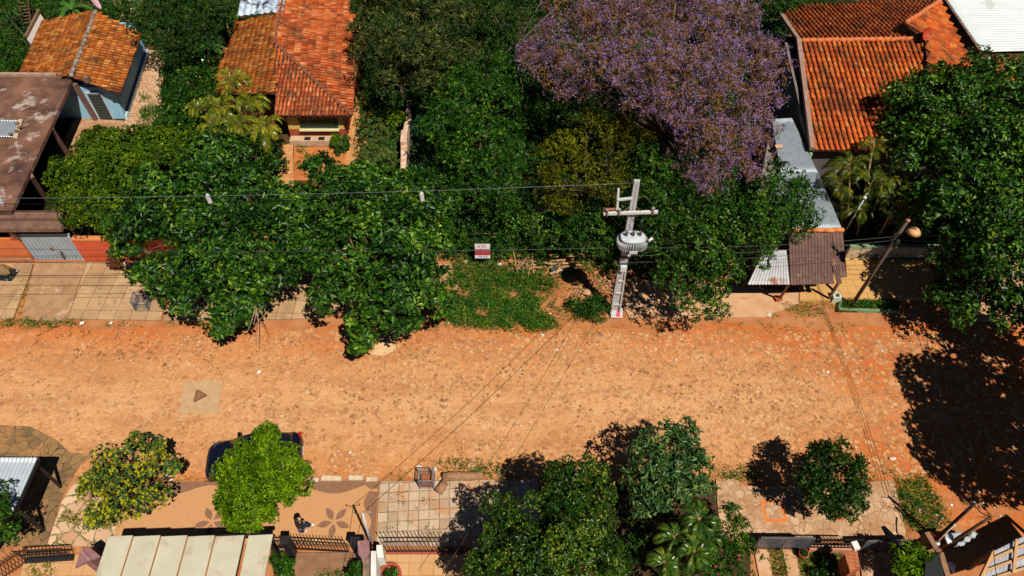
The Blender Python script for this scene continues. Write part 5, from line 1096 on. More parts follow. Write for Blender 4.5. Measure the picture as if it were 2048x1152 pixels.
# --- street trees, left front
tree('street_tree', 'rounded yellow-green small leaved tree at the left beside the unfinished house', [(175, 345, 3.6, 75), (235, 310, 4.0, 75), (300, 300, 4.0, 62), (180, 425, 3.2, 62), (240, 420, 3.2, 55), (150, 395, 3.0, 50), (235, 470, 2.6, 38), (350, 290, 3.6, 50), (205, 275, 3.4, 36), (260, 360, 3.8, 60), (210, 390, 3.5, 60), (140, 345, 3.2, 45), (200, 320, 3.8, 55), (270, 440, 3.0, 45)], (215, 500), G_YEL, .14, .08, 8, .19, .13, flatz=.65, dens=1.35)
tree('almond_tree', 'broad glossy dark green tree over the left pavement, left of its twin', [(340, 380, 4.5, 88), (430, 330, 4.7, 78), (300, 460, 4.0, 75), (400, 450, 4.6, 95), (480, 400, 4.6, 80), (330, 540, 3.4, 68), (430, 545, 3.6, 85), (510, 500, 4.0, 85), (455, 615, 2.6, 55), (375, 590, 2.8, 48), (540, 560, 3.2, 50), (250, 500, 3.4, 30), (445, 655, 2.1, 24), (500, 610, 2.3, 40)], (480, 590), G_BIG, .27, .13, 7, .29, .2, clump=.3, rough=.3, dens=1.1)
tree('almond_tree', 'broad glossy dark green tree whose drooping tip hangs over the road edge', [(640, 420, 4.6, 80), (720, 380, 4.7, 75), (800, 380, 4.5, 65), (860, 420, 4.2, 55), (600, 490, 4.2, 62), (690, 490, 4.6, 95), (780, 480, 4.6, 90), (860, 490, 4.0, 60), (680, 580, 3.5, 62), (760, 580, 3.6, 80), (850, 570, 3.4, 60), (730, 650, 2.5, 42), (800, 640, 2.6, 42), (570, 400, 4.5, 50), (720, 690, 2.0, 18), (880, 610, 2.8, 30), (640, 340, 4.3, 40), (590, 440, 4.4, 50)], (745, 600), G_BIG, .27, .13, 7, .29, .22, clump=.3, rough=.3, dens=1.1)
tw = bpy.data.objects['almond_tree']; mb = MB(); q0 = P(512, 610, 2.6)
for dx, dy, dz in ((-20, 60, 1.9), (25, 50, 2.0), (-45, 45, 2.2), (5, 85, 1.7), (-5, 40, 2.3)):
    q = P(512 + dx, 610 + dy, dz); md_ = q0.lerp(q, .5) + V(.08, 0, .06); mb.tube([q0, md_, q], [.03, .02, .008], 5); mb.tube([md_, md_ + V(-.2, -.25, .05)], [.015, .005], 4)
mb.build('bare_twigs', mat('dead_wood', (.4, .27, .2), (.25, .15, .1), 6, .9), tw)
grass('grass', 'weeds in the gap between the left pavement slabs and driveway', [(58, 552), (68, 552), (44, 632), (28, 632)], .02, G_DRY, 60, .11, .03, 5, .03, .04, 1.1); grass('grass', 'sparse tufts growing along the joints of the left pavement', [(175, 530), (340, 530), (320, 636), (140, 634)], .125, G_DRY, 1.6, .08, .025, 7, .01, .02, 1.0)
# --- background left
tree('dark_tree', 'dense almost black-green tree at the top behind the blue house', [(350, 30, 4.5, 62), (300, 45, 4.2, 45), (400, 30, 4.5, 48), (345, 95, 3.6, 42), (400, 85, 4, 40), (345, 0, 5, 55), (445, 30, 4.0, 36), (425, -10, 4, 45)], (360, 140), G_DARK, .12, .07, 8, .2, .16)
tree('flowering_shrub', 'green shrub dotted with yellow flowers beside the brick path', [(380, 150, 1.7, 45), (355, 180, 1.5, 38), (400, 190, 1.6, 48), (350, 220, 1.3, 38), (385, 240, 1.4, 42), (345, 145, 1.5, 30), (420, 140, 1.6, 30), (335, 255, 1, 28)], (380, 260), G_MID, .12, .07, 7, .2, .05, cat='shrub', extra=[('blossoms', leafmat('yellow_blossom', [(.5, .4, .01), (.65, .55, .02)], .6, .2), .1, .09, 2, .035)])
tree('garden_bushes', 'low dark bushes in the top left yard behind the flower pot', [(20, 110, 1.2, 42), (10, 75, 1.0, 35), (60, 130, .8, 28), (25, 140, 1, 30), (100, 25, 1.6, 28), (125, 50, 1.2, 22), (140, 5, 1.6, 30), (60, 5, 1.4, 30), (225, 40, .9, 30), (240, 15, 1, 25), (5, 20, 2, 30), (235, 70, .8, 22)], (60, 120), G_MID, .16, .07, 7, .26, .05, cat='bush')
def banana(name, label, px, z, n, L, seed):
    c = P(*px, z); b = V(c.x, c.y, 0); t = thing(name, b, label, 'banana plant'); rr = random.Random(seed)
    MB().tube([b, b + V(0, 0, z * .6), c], [.14, .11, .07], 8).build('stem', mat('banana_stem', (.16, .2, .06), (.2, .12, .05), 4, .7), t)
    for i in range(n):
        a = i * 2.4 + rr.uniform(-.3, .3); d = V(math.cos(a), math.sin(a), 0); s = V(-d.y, d.x, 0); l = L * rr.uniform(.7, 1.1); e = rr.uniform(.3, .9); vs = []; fs = []; K = 10
        for k in range(K + 1):
            u = k / K; p = c + d * l * u * (1 - .15 * u) + V(0, 0, l * (e * u - .95 * u * u)); w = .17 * math.sin(math.pi * min(1, u * .93 + .06)) ** .6 * l / 1.6 if k else .03
            vs += [p - s * w + V(0, 0, .05 + .03 * (k % 2)), p, p + s * w + V(0, 0, .05 - .03 * (k % 2))]
        for k in range(K): q = k * 3; fs += [(q, q + 3, q + 4, q + 1), (q + 1, q + 4, q + 5, q + 2)]
        mb = MB(); mb.add(vs, fs, True); mb.build('leaf', BANL, t)
BANL = leafmat('banana_leaf', [(.02, .08, .015), (.05, .14, .02), (.1, .2, .03)], .4, .25, 2, .5)
banana('banana_plant', 'banana plant with broad leaves between the dark tree and the tiled house', (408, 100), 2.2, 9, 1.9, 2); banana('banana_plant', 'banana plant behind the blue house roof next to the pink dish', (145, 20), 2.4, 9, 1.8, 5); banana('banana_plant', 'tall banana plant at the top edge just left of the patched roof', (445, 25), 2.8, 8, 1.6, 8)
def palm(name, label, heads, base, m=None, sheath=True):
    b = P(*base, 0); t = thing(name, b, label, 'palm')
    Vv = []; Ff = []; st = MB()
    for (x, y, z, L, n, sd) in heads:
        c = P(x, y, z); rr = random.Random(sd); bb = V(b.x + (c.x - b.x) * .6, b.y + (c.y - b.y) * .6, 0)
        st.tube([bb, bb.lerp(c, .5) + V(.05, 0, 0), c], [.07, .06, .05], 7)
        for i in range(n):
            a = i * 2.399 + rr.uniform(-.25, .25); d = V(math.cos(a), math.sin(a), 0); s = V(-d.y, d.x, 0); l = L * rr.uniform(.75, 1.1); e = rr.uniform(.35, 1.3); K = 20; pts = []
            for k in range(K + 1):
                u = k / K; pts.append(c + d * l * (u - .2 * u * u) * (1.1 - e * .25) + V(0, 0, l * (e * u - (.55 + e * .5) * u * u)))
            for k in range(2, K):
                p = pts[k]; tg = (pts[k + 1] - pts[k - 1]).normalized(); ll = l * .27 * math.sin(math.pi * (k / K * .85 + .12)) ** .7
                for sg_ in (-1, 1):
                    for h in (0,):
                        p0 = p.lerp(pts[k + 1], h); dd = (s * sg_ + tg * 1.05 + V(0, 0, .12)).normalized(); w = tg * .026; tip = p0 + dd * ll + V(0, 0, -.35 * ll * rr.uniform(.5, 1.2)); mid = p0 + dd * ll * .5 + V(0, 0, .02)
                        i0 = len(Vv); Vv.extend([p0 - w * .5, mid - w, tip, mid + w, p0 + w * .5]); Ff.append((i0, i0 + 1, i0 + 2, i0 + 3, i0 + 4))
            st.tube([pts[0], pts[K // 2], pts[K]], [.022, .014, .004], 4)
    mb = MB(); mb.v = [tuple(v) for v in Vv]; mb.f = Ff; mb.sm = [False] * len(Ff); mb.build('fronds', m or G_PALM, t); st.build('stem', mat('palm_stem', (.25, .22, .08), (.3, .16, .07), 4, .7), t)
palm('areca_palm', 'clump of yellowish areca palms in front of the tiled house, left of its window', m=leafmat('leaf_palm_sunny', [(.02, .05, .003), (.06, .1, .006), (.17, .18, .01), (.42, .34, .02)], .45, .15, .6, .25), heads=[(465, 165, 3.2, 1.6, 10, 1), (440, 215, 3, 1.7, 11, 2), (500, 205, 3.1, 1.7, 11, 3), (530, 255, 2.8, 1.7, 11, 4), (480, 250, 2.8, 1.7, 11, 5), (425, 250, 2.4, 1.5, 9, 6), (515, 165, 3.2, 1.3, 8, 7), (400, 220, 2.2, 1.4, 9, 8)], base=(490, 300))
tree('leafy_shrub', 'dark broad shrub at the foot of the areca palms', [(400, 250, 1.1, 45), (470, 300, 1.0, 50), (545, 330, .9, 35), (525, 300, .8, 36), (350, 260, 1.0, 36), (420, 290, 1.2, 40)], (450, 310), G_DEEP, .2, .1, 7, .32, .05, cat='shrub')
# --- centre background
tree('olive_tree', 'large dull olive tree at the top behind the tiled house', [(790, 30, 6, 85), (870, 40, 6.2, 80), (760, 100, 5.4, 60), (830, 110, 5.6, 80), (900, 105, 5.4, 60), (860, 165, 4.6, 50), (780, 165, 4.6, 45), (740, 20, 5.6, 45), (830, -20, 6.5, 90), (925, 40, 5.5, 40), (715, 55, 5, 25)], (830, 240), G_MAT, .22, .06, 8, .25, .2, clump=.28, rough=.25)
tree('garden_tree', 'deep green leafy tree in the overgrown plot at the centre', [(920, 190, 5, 62), (985, 200, 5, 60), (900, 250, 4.6, 65), (970, 270, 4.8, 75), (1015, 280, 4.4, 48), (920, 320, 4.2, 60), (990, 350, 4, 62), (940, 390, 3.5, 55), (1000, 400, 3.2, 40), (880, 350, 3.5, 40), (1005, 125, 4.6, 30), (1000, 160, 4.6, 35)], (950, 420), G_MID, .22, .09, 7, .3, .16, clump=.3, rough=.28)
tree('garden_tree', 'small feathery dark green tree between the olive tree and the centre tree', [(770, 165, 3.0, 42), (800, 190, 2.8, 40), (750, 190, 2.6, 32), (830, 175, 2.8, 35), (860, 205, 2.6, 34), (770, 215, 2.0, 30)], (790, 240), G_DARK, .14, .07, 7, .22, .08)
tree('papaya_plant', 'slender yellow-green papaya plant by the brick path', [(775, 190, 1.9, 16), (768, 200, 1.8, 12), (786, 195, 1.8, 12), (782, 228, 1.4, 16), (795, 235, 1.4, 14), (772, 240, 1.2, 14)], (782, 262), G_BRIGHT, .3, .07, 6, .26, .04, cat='papaya plant')
tree('boundary_shrubs', 'mixed shrubs crowding the left side of the crumbling brick wall', [(768, 265, 1.1, 30), (755, 290, 1.0, 30), (770, 312, 1.1, 32), (755, 325, .9, 30), (725, 320, .8, 24), (775, 340, 1.0, 28), (740, 270, .7, 22), (745, 240, 1.4, 28), (675, 285, .5, 12), (735, 300, .8, 24)], (770, 310), leafmat('shrub_mixed', [(.01, .05, .01), (.03, .1, .015), (.1, .12, .02), (.2, .12, .03)], .6, .1, 1.2, .2), .16, .06, 7, .26, .04, cat='shrub')
tree('undergrowth_bush', 'strappy dark bush on the right side of the crumbling brick wall', [(858, 215, 1.5, 30), (855, 260, 1.3, 32), (866, 300, 1.2, 40), (858, 345, 1.0, 36), (890, 330, 1.2, 40), (900, 280, 1.4, 40), (870, 385, 1.0, 40), (850, 180, 1.6, 24)], (860, 320), leafmat('strap_leaf', [(.008, .045, .02), (.02, .08, .03), (.04, .12, .03)], .45, .1, 1, .4), .42, .035, 9, .34, .04, cat='bush', up=1.3, droop=.4)
JAC = [(1150, 60, 7.5, 95), (1240, 40, 8.2, 110), (1350, 50, 8.5, 120), (1450, 60, 8, 100), (1510, 110, 7, 70), (1120, 130, 6.6, 75), (1220, 140, 7.8, 110), (1340, 160, 8.2, 125), (1450, 160, 7.6, 105), (1530, 190, 6.6, 50), (1080, 110, 6.2, 45), (1300, 205, 7, 65), (1400, 260, 6.6, 85), (1470, 270, 6.2, 75), (1420, 330, 5.4, 75), (1490, 330, 5, 48), (1410, 380, 4.6, 40), (1200, -20, 8.5, 90), (1330, -30, 8.5, 100), (1440, -10, 7.8, 90), (1060, 100, 6, 30), (1150, 190, 6, 50), (1525, 240, 6.2, 45)]
def jacaranda():
    lobes = [(P(x, y, z), m_of(r, P(x, y, z))) for x, y, z, r in JAC]; b = P(1330, 330, 0)
    t = thing('jacaranda', b, 'huge jacaranda in purple blossom, the largest crown at the top centre', 'tree')
    limbs(b, lobes, .34, parent=t)
    T, Nn = crown_tips(lobes, .3, .26, .42, .62, 1.1)
    leaf_mesh('crown', T - Nn * .12, Nn, 8, .16, .045, BROWNL, t, .8)
    w_ = .5 + .3 * np.sin(T[:, 0] * 1.7 + 1) * np.cos(T[:, 1] * 1.3) + .2 * np.sin(T[:, 0] * 3.9 + T[:, 1] * 3.1); s = rng.random(len(T)) < .2 + .75 * w_; leaf_mesh('blossoms', T[s] + Nn[s] * .06, Nn[s], 10, .085, .05, PURP, t, 1.0, .1, 1.1)
jacaranda()
tree('olive_shrub_tree', 'brownish olive tree under the lower left edge of the jacaranda', [(1190, 260, 4.4, 62), (1120, 290, 4, 45), (1230, 320, 4.2, 55), (1150, 350, 4, 62), (1210, 380, 3.6, 52), (1110, 380, 3.4, 42), (1240, 260, 4.6, 50), (1130, 400, 3, 36), (1270, 280, 4.4, 50), (1095, 350, 3, 28)], (1170, 420), G_OLIVE, .13, .06, 7, .22, .14)
tree('street_tree', 'tall deep green tree standing right of the transformer pole', [(1300, 345, 5, 48), (1340, 400, 5, 62), (1400, 430, 5, 70), (1330, 470, 4.6, 62), (1400, 500, 4.6, 75), (1470, 470, 4.6, 65), (1380, 560, 3.8, 70), (1450, 550, 3.8, 62), (1350, 540, 3.8, 52), (1410, 610, 3, 45), (1290, 400, 4.4, 38), (1290, 310, 4.6, 30)], (1370, 590), G_DEEP, .17, .085, 7, .25, .18, clump=.28, rough=.25, dens=1.1)
tree('round_tree', 'round medium green tree overhanging the zinc shed roof', [(1560, 380, 4.8, 58), (1590, 420, 4.6, 52), (1530, 430, 4.6, 60), (1500, 410, 4.6, 50), (1560, 460, 4, 46), (1510, 480, 4, 50), (1550, 340, 4.6, 28), (1605, 385, 4.4, 36), (1500, 510, 3.4, 42), (1600, 440, 4.2, 38)], (1530, 520), G_MID, .13, .075, 7, .2, .15, clump=.28)
tree('top_hedge', 'dark green tree at the top edge behind the jacaranda and orange roof', [(1500, 10, 4.5, 45), (1560, 15, 4.2, 40), (1590, 5, 4, 30), (1620, -8, 4, 30), (1540, -20, 5, 50), (1480, -20, 5, 50), (1640, -30, 4, 50), (1420, -50, 5, 60)], (1540, 60), G_DEEP, .16, .08, 7, .26, .12)
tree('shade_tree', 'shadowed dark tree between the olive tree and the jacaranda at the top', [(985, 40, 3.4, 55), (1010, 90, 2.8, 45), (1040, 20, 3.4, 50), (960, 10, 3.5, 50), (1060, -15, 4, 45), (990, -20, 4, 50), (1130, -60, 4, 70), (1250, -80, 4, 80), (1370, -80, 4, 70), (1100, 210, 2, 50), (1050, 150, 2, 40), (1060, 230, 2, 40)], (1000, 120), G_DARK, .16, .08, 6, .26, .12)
# --- undergrowth in the centre plot
tree('plot_bushes', 'tangled low bushes behind the sale sign in the overgrown plot', [(950, 440, 1.2, 45), (1010, 450, 1.3, 50), (1070, 450, 1.4, 55), (1130, 440, 1.3, 50), (1185, 450, 1.2, 50), (1060, 400, 1.6, 45), (1000, 490, .9, 35), (1090, 490, 1.0, 40), (1150, 480, 1.1, 45), (920, 480, 1, 32), (1210, 500, 1, 32), (1240, 460, 1.2, 40), (1030, 430, 1.2, 40)], (1080, 460), G_DEEP, .17, .08, 7, .27, .05, cat='bush')
tree('pole_shrub', 'leafy green shrub at the left of the transformer pole foot', [(1180, 610, .6, 26), (1205, 605, .6, 24), (1195, 625, .5, 24), (1150, 610, .4, 20), (1165, 625, .35, 16)], (1190, 622), G_MID, .14, .06, 7, .2, .03, cat='shrub')
ug = leafmat('undergrowth_leaf', [(.006, .03, .006), (.015, .055, .01), (.03, .085, .012), (.08, .1, .02)], .6, .1, .8, .2)
grass('undergrowth', 'dense dark low growth filling the overgrown plot', [(700, -90), (1600, -90), (1560, 100), (1560, 480), (1300, 560), (1160, 520), (900, 520), (740, 430), (725, 330)], .01, ug, 26, .3, .12, 5, .18, .2, 1.0, 'undergrowth')
grass('undergrowth', 'dark low growth in the gardens left of the tiled house', [(0, 0), (480, 0), (470, 130), (560, 300), (560, 400), (330, 400), (300, 290), (335, 130), (300, 90), (60, 40), (60, 140), (0, 150)], .01, ug, 22, .26, .11, 5, .15, .2, 1.0, 'undergrowth')
grass('undergrowth', 'dark low growth under the palms and the big right tree', [(1690, 300), (2300, 200), (2300, 520), (1700, 512)], .01, ug, 22, .26, .11, 5, .15, .2, 1.0, 'undergrowth')
grass('grass', 'thick green grass verge between the sale sign and the road', [(905, 585), (1060, 590), (1110, 625), (1115, 655), (1060, 660), (960, 655), (890, 645), (880, 615)], .02, G_GRASS, 170, .19, .04, 7, .12, .16, 1.2, patchy=.35)
grass('grass', 'rough grass bank behind the verge under the sale sign', [(915, 525), (1030, 540), (1110, 560), (1105, 585), (1010, 585), (900, 580)], .02, G_GRASS, 130, .2, .04, 6, .1, .15, 1.2)
grass('grass', 'patchy yellow-green grass near the foot of the transformer pole', [(1080, 560), (1200, 575), (1225, 640), (1130, 655), (1090, 600)], .02, G_DRY, 70, .14, .03, 5, .05, .15, 1.2, patchy=.9)
grass('grass', 'thin patchy weeds along the upper edge of the road', [(700, 642), (1240, 655), (1700, 640), (1700, 668), (1300, 672), (1100, 668), (860, 664)], .015, G_DRY, 34, .1, .03, 5, .02, .1, .9, patchy=1.0)
grass('grass', 'strip of green weeds at the left kerb', [(0, 640), (150, 640), (172, 650), (100, 658), (0, 655)], .02, G_GRASS, 110, .13, .03, 5, .04, .08, 1.1)
grass('grass', 'weeds beside the kerb under the left street trees', [(172, 645), (420, 645), (420, 652), (180, 655)], .02, G_DRY, 40, .12, .03, 5, .04, .06, 1.1, patchy=.9)
grass('grass', 'grass growing in the green edged bed by the street lamp', [(1682, 602), (1795, 603), (1798, 620), (1678, 619)], .11, G_GRASS, 160, .15, .03, 6, .05, .03, 1.2)
grass('grass', 'weedy grass between the porch and the grass bed', [(1545, 606), (1665, 606), (1665, 636), (1540, 634)], .02, G_DRY, 95, .13, .03, 5, .04, .08, 1.1, patchy=.7)
grass('grass', 'round grass patch with litter left of the corner poles', [(1790, 962), (1850, 955), (1868, 985), (1900, 1045), (1885, 1058), (1812, 1058), (1800, 1010)], .02, G_GRASS, 130, .16, .035, 6, .05, .1, 1.1)
grass('grass', 'green verge above the crazy paving', [(1432, 940), (1490, 936), (1530, 955), (1500, 965), (1435, 958)], .02, G_GRASS, 130, .13, .03, 5, .04, .06, 1.1); grass('grass', 'sparse weeds right of the lower right street tree', [(1730, 938), (1790, 936), (1800, 955), (1745, 960)], .02, G_DRY, 70, .12, .03, 5, .03, .08, 1.1, patchy=.7)
grass('grass', 'weeds around the log and rubbish basket', [(870, 925), (930, 920), (1000, 930), (1020, 960), (965, 960), (930, 940), (875, 940)], .02, G_GRASS, 90, .14, .03, 5, .05, .06, 1.1); grass('grass', 'thin weeds left of the rubbish basket', [(765, 955), (830, 940), (835, 962), (780, 965)], .05, G_DRY, 60, .12, .03, 5, .04, .05, 1.1, patchy=.7)
grass('grass', 'green weeds growing through the pink stones below the left street tree', [(120, 1035), (235, 985), (240, 1060), (150, 1055)], .09, G_DRY, 100, .15, .035, 6, .05, .06, 1.1, patchy=.35)
grass('grass', 'weeds at the kerb between the left street tree and the navy car', [(325, 950), (400, 957), (400, 965), (325, 965)], .02, G_DRY, 60, .12, .03, 5, .04, .05, 1.1)
grass('grass', 'tufts growing in the joints of the square stone paving', [(765, 985), (870, 985), (870, 1070), (758, 1070)], .105, G_DRY, 5, .1, .03, 9, .01, .02, 1.0)
grass('grass', 'lawn strips beside the concrete strip path', [(1536, 1100), (1565, 1100), (1585, 1200), (1552, 1200)], .02, G_GRASS, 130, .14, .03, 6, .04, .03, 1.1); grass('grass', 'small lawn behind the pink wall and plant pot', [(1592, 1100), (1690, 1105), (1720, 1200), (1612, 1200)], .02, G_GRASS, 130, .14, .03, 6, .04, .03, 1.1)
grass('grass', 'sparse grass on the lower left yard tiles', [(60, 1128), (110, 1125), (105, 1165), (60, 1165)], .07, G_DRY, 90, .12, .03, 6, .04, .05, 1.1, patchy=.6); grass('grass', 'grass along the lower edge of the brown driveway', [(640, 1148), (745, 1135), (745, 1180), (630, 1180)], .1, G_GRASS, 120, .12, .03, 6, .04, .03, 1.1)
grass('grass', 'weed tuft above the manhole slab', [(415, 740), (450, 741), (446, 749), (418, 748)], .01, G_DRY, 60, .1, .03, 5, .01, .05, .9); grass('grass', 'scattered weeds on the red earth at the lower right', [(1860, 930), (1960, 930), (2030, 1050), (1940, 1050)], .01, G_DRY, 14, .12, .03, 7, .02, .1, 1.0, patchy=1.1)
grass('grass', 'patch of weeds in front of the yellow house steps', [(590, 298), (690, 298), (680, 330), (590, 335)], .05, G_GRASS, 45, .18, .05, 5, .04, .1, 1.1, patchy=.9); grass('grass', 'weeds along the worn brick path by the blue house', [(285, 190), (325, 200), (318, 290), (280, 265)], .06, G_GRASS, 70, .2, .05, 5, .06, .12, 1.1, patchy=.6)
tree('house_plant', 'small bright bush on the step of the yellow house', [(671, 278, .75, 11), (667, 285, .6, 8)], (671, 284), G_BRIGHT, .14, .05, 7, .12, .02, cat='bush'); tree('house_plant', 'small dark bush at the right corner of the yellow house step', [(692, 278, .7, 10), (690, 292, .5, 9), (676, 302, .3, 7)], (692, 292), G_DEEP, .12, .06, 7, .14, .02, cat='bush')
prop(grass('leaf_litter', 'brown dead leaf litter drifted on the upper left of the road', [(60, 660), (260, 655), (330, 700), (200, 730), (40, 700)], .008, leafmat('dead_leaf', [(.12, .05, .02), (.2, .08, .03), (.3, .14, .06)], .8, 0, 2, .1), 9, .12, .06, 6, .01, .2, .4, 'leaf litter', patchy=1.0))
prop(grass('leaf_litter', 'thin scatter of dead leaves along the road below the left trees', [(300, 660), (900, 665), (880, 740), (300, 735)], .008, bpy.data.materials['dead_leaf'], 2.5, .1, .05, 4, .01, .2, .4, 'leaf litter'))
prop(grass('rubble', 'loose reddish rubble and stones on the bank left of the transformer pole', [(1165, 560), (1235, 560), (1235, 600), (1215, 600), (1150, 600), (1140, 575)], .015, leafmat('rubble_chip', [(.25, .08, .03), (.4, .18, .08), (.55, .35, .2), (.16, .06, .03)], .9, 0, 3, .1), 40, .14, .1, 4, .05, .08, .3, 'rubble'))
grass('grass', 'ragged weeds scattered over the tangled bank behind the sale sign', [(910, 500), (1230, 500), (1220, 570), (1120, 560), (920, 530)], .02, G_GRASS, 26, .3, .06, 7, .12, .2, 1.2, patchy=.8)
# --- right side
tree('big_tree', 'massive glossy green tree filling the right edge', [(1870, 220, 4.7, 95), (1950, 190, 5.1, 100), (2030, 200, 5.1, 95), (1830, 210, 4.3, 55), (1850, 310, 4.3, 85), (1940, 300, 5.3, 115), (2040, 310, 5.5, 115), (1910, 400, 4.9, 95), (2010, 420, 5.3, 115), (1925, 480, 4.1, 85), (2020, 530, 4.5, 110), (1900, 540, 3.1, 60), (1960, 600, 3.1, 75), (2040, 620, 3.3, 80), (1900, 600, 2.6, 45), (1800, 260, 3.7, 45), (2110, 250, 5.0, 110), (2120, 400, 5.0, 120), (2120, 540, 4.5, 110), (1960, 150, 4.5, 40), (2035, 145, 4.5, 40), (1865, 170, 4.1, 42)], (1990, 570), G_BIG, .24, .12, 7, .29, .3, clump=.27, rough=.28, dens=1.05)
palm('areca_palm', 'clump of palms between the zinc shed and the big right tree', [(1700, 330, 3.6, 1.7, 11, 11), (1745, 300, 3.6, 1.5, 10, 12), (1680, 370, 3.2, 1.5, 10, 13), (1740, 370, 3.6, 1.7, 11, 14), (1790, 410, 3.4, 1.7, 11, 15), (1830, 420, 3.2, 1.6, 10, 16), (1770, 350, 3.4, 1.5, 10, 17), (1820, 380, 3.2, 1.4, 9, 18), (1720, 420, 2.6, 1.4, 9, 19)], (1750, 480), m=leafmat('leaf_palm_shaded', [(.005, .018, .002), (.018, .04, .003), (.055, .075, .005), (.22, .18, .012)], .5, .08, .6, .2))
tree('corner_tree', 'tree standing beyond the right edge whose shadow lies across the road', [(2320, 800, 6.5, 190), (2280, 880, 6, 150), (2330, 700, 6, 150), (2360, 930, 6, 160), (2200, 760, 5, 70), (2200, 900, 5, 70)], (2250, 900), G_BIG, .3, .16, 8, .36, .3, dens=1.5)
# --- bottom row
tree('street_tree', 'yellow mottled grey-green tree at the lower left beside the dark stone path', [(255, 925, 2.6, 60), (215, 965, 2.3, 52), (270, 975, 2.6, 62), (235, 1010, 2.0, 50), (305, 940, 2.4, 40), (300, 1000, 2.2, 38), (215, 920, 2.2, 36), (190, 985, 2.0, 34), (180, 960, 1.9, 20), (345, 935, 2.2, 16), (315, 895, 2.4, 16), (200, 1030, 1.7, 32), (275, 885, 2.4, 22)], (290, 1015), G_MIX, .16, .11, 5, .27, .07, clump=.3, rough=.35, dens=.8)
tree('round_tree', 'rounded bright lime green tree half covering the navy car', [(525, 905, 2.8, 58), (480, 935, 2.6, 52), (570, 925, 2.7, 55), (520, 970, 2.9, 75), (465, 990, 2.4, 45), (585, 975, 2.5, 42), (500, 1020, 2.3, 50), (552, 1005, 2.3, 42), (600, 940, 2.4, 28), (455, 960, 2.3, 30), (475, 1035, 1.9, 30), (530, 870, 2.7, 28), (445, 1000, 2.1, 24)], (545, 1020), G_BRIGHT, .11, .06, 7, .145, .09, clump=.3)
tree('leaning_tree', 'dark olive flecked tree filling the bottom centre', [(1160, 960, 4.4, 65), (1100, 1010, 4.4, 70), (1175, 1010, 4.8, 66), (1000, 1030, 3.8, 50), (1040, 1080, 4.2, 80), (1140, 1090, 4.8, 95), (1205, 1080, 4.4, 52), (980, 1110, 3.8, 50), (1060, 1150, 4.2, 85), (1170, 1160, 4.6, 95), (960, 1150, 3.4, 45), (1225, 1140, 4.2, 36)], (1130, 1180), leafmat('leaf_flecked', [(.004, .016, .002), (.008, .03, .003), (.02, .06, .005), (.045, .1, .007), (.28, .3, .02)], .5, .12, .9, .3), .12, .065, 8, .17, .18, clump=.3, rough=.2, dens=1.35)
tree('street_tree', 'grey-green rosette leaved tree at the kerb, bottom centre right', [(1340, 890, 3.3, 58), (1300, 930, 3.2, 52), (1370, 940, 3.3, 52), (1330, 975, 3.0, 52), (1395, 975, 2.8, 34), (1280, 970, 2.6, 36), (1370, 870, 3.0, 30), (1290, 1005, 2.4, 30), (1400, 920, 2.9, 24)], (1370, 1010), G_GREY, .25, .09, 8, .29, .1, clump=.32, rough=.3)
tree('street_tree', 'small dark spiky leaved tree on the crazy paving', [(1665, 915, 2.9, 42), (1620, 955, 2.7, 40), (1690, 960, 2.9, 50), (1650, 985, 2.7, 48), (1710, 930, 2.6, 30), (1700, 1005, 2.4, 36), (1640, 940, 2.9, 38), (1625, 990, 2.3, 24), (1715, 985, 2.4, 28), (1665, 1020, 2.1, 24), (1640, 905, 2.6, 22)], (1700, 1030), G_DARK, .2, .08, 7, .26, .08, clump=.32, rough=.35)
tree('bougainvillea', 'leafy bougainvillea with a few magenta flowers beside the panel gate', [(1460, 1060, 2.0, 42), (1430, 1100, 2.0, 45), (1480, 1100, 2.0, 34), (1470, 1140, 2.0, 42), (1420, 1145, 2, 45), (1465, 1025, 1.8, 24), (1400, 1060, 2.0, 35), (1380, 1120, 2.0, 45)], (1450, 1140), G_MID, .12, .06, 7, .19, .06, cat='shrub', extra=[('blossoms', PINKF, .1, .08, 2, .02)])
palm('garden_palm', 'green palm with drooping fronds right of the bottom centre tree', [(1400, 1040, 3.4, 1.15, 13, 21), (1390, 1105, 3.2, 1.05, 12, 22), (1350, 1075, 3.0, 1.0, 11, 23), (1330, 1125, 2.6, .9, 11, 24), (1420, 1075, 2.6, .9, 10, 25)], (1370, 1160), leafmat('leaf_palm_green', [(.006, .025, .004), (.018, .055, .006), (.05, .11, .01), (.2, .24, .02)], .45, .15, .8, .4))
tree('shade_bushes', 'shadowed bushes between the bottom centre tree and the palm', [(1300, 1060, 1.4, 45), (1270, 1110, 1.4, 45), (1330, 1140, 1.5, 50), (1270, 1010, 1.2, 36), (1340, 1020, 1.2, 34)], (1310, 1100), G_DARK, .16, .08, 7, .27, .05, cat='bush')
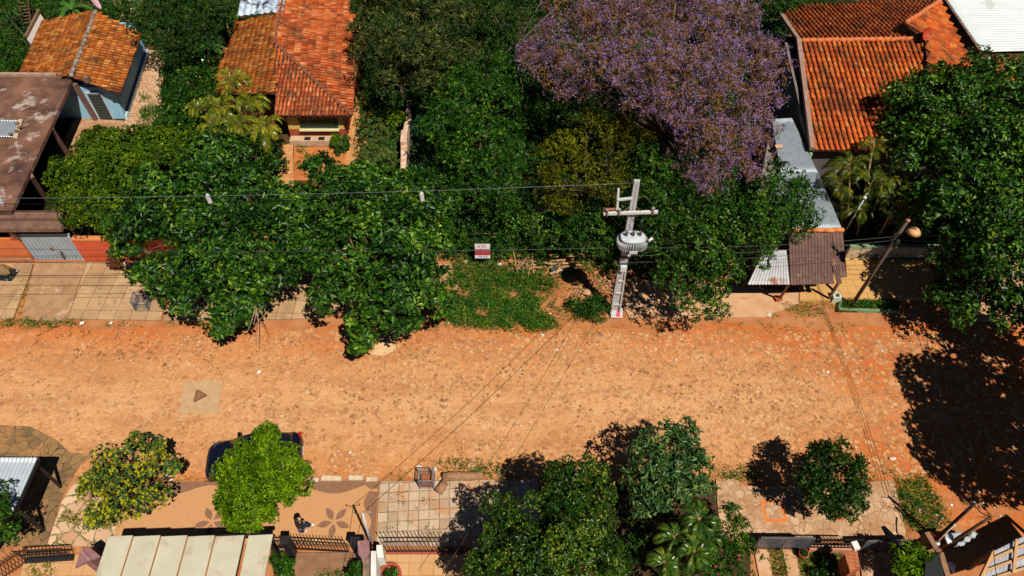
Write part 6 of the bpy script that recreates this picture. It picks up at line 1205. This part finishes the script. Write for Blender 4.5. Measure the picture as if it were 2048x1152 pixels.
tree('corner_bush', 'green bush at the bottom left edge overhanging the carport roof', [(-25, 990, 3.3, 38), (5, 1010, 3.2, 25), (-10, 1050, 3.0, 45), (-60, 1060, 3.2, 60), (15, 1070, 2.6, 22)], (-10, 1110), G_MID, .13, .07, 7, .2, .1, cat='bush')
tree('papaya_tree', 'young papaya tree with bright palmate leaves behind the panel gate', [(1818, 1098, 2.1, 14), (1838, 1106, 2.1, 16), (1852, 1120, 2.0, 16), (1808, 1120, 1.9, 13), (1800, 1140, 1.7, 14), (1826, 1140, 1.9, 14), (1846, 1140, 1.8, 13), (1790, 1100, 1.7, 9)], (1830, 1160), G_BRIGHT, .24, .055, 8, .3, .05, cat='papaya tree', clump=.7, rough=.3, dens=.3)
tree('yard_bush', 'leafy green bush on the pavement beside the short fence and canopy', [(560, 1118, .6, 16), (574, 1128, .6, 15), (562, 1142, .6, 17), (575, 1150, .5, 12), (552, 1110, .5, 9)], (568, 1135), G_MID, .13, .07, 7, .17, .03, cat='bush'); tree('yard_bush', 'green bush at the bottom edge beside the dark yard wall', [(716, 1138, .8, 16), (705, 1150, .8, 18), (722, 1152, .8, 16)], (712, 1150), G_MID, .12, .06, 7, .17, .03, cat='bush')
tree('planter_plants', 'green plants growing inside the round red rimmed planter', [(782, 1149, .35, 12), (776, 1154, .35, 8)], (782, 1152), G_MID, .12, .06, 7, .15, .02, cat='plant'); tree('pot_plant', 'grey-green spiky plant in the orange flower pot', [(24, 40, .9, 9), (20, 46, .8, 6)], (27, 52), G_GREY, .25, .05, 7, .16, .02, cat='plant')
tree('lawn_bush', 'dark bush in the shade below the brick pillar', [(1660, 1125, .6, 20), (1690, 1150, .7, 20), (1640, 1150, .4, 18)], (1665, 1140), G_DEEP, .12, .06, 7, .19, .03, cat='bush'); tree('gate_bush', 'reddish young sapling at the red-orange wall by the pavement', [(228, 515, 1.0, 9), (224, 525, .8, 10), (235, 528, .7, 8)], (228, 536), leafmat('leaf_maroon', [(.08, .02, .01), (.15, .04, .02), (.08, .06, .01)], .5, .1), .14, .07, 6, .16, .02, cat='sapling')
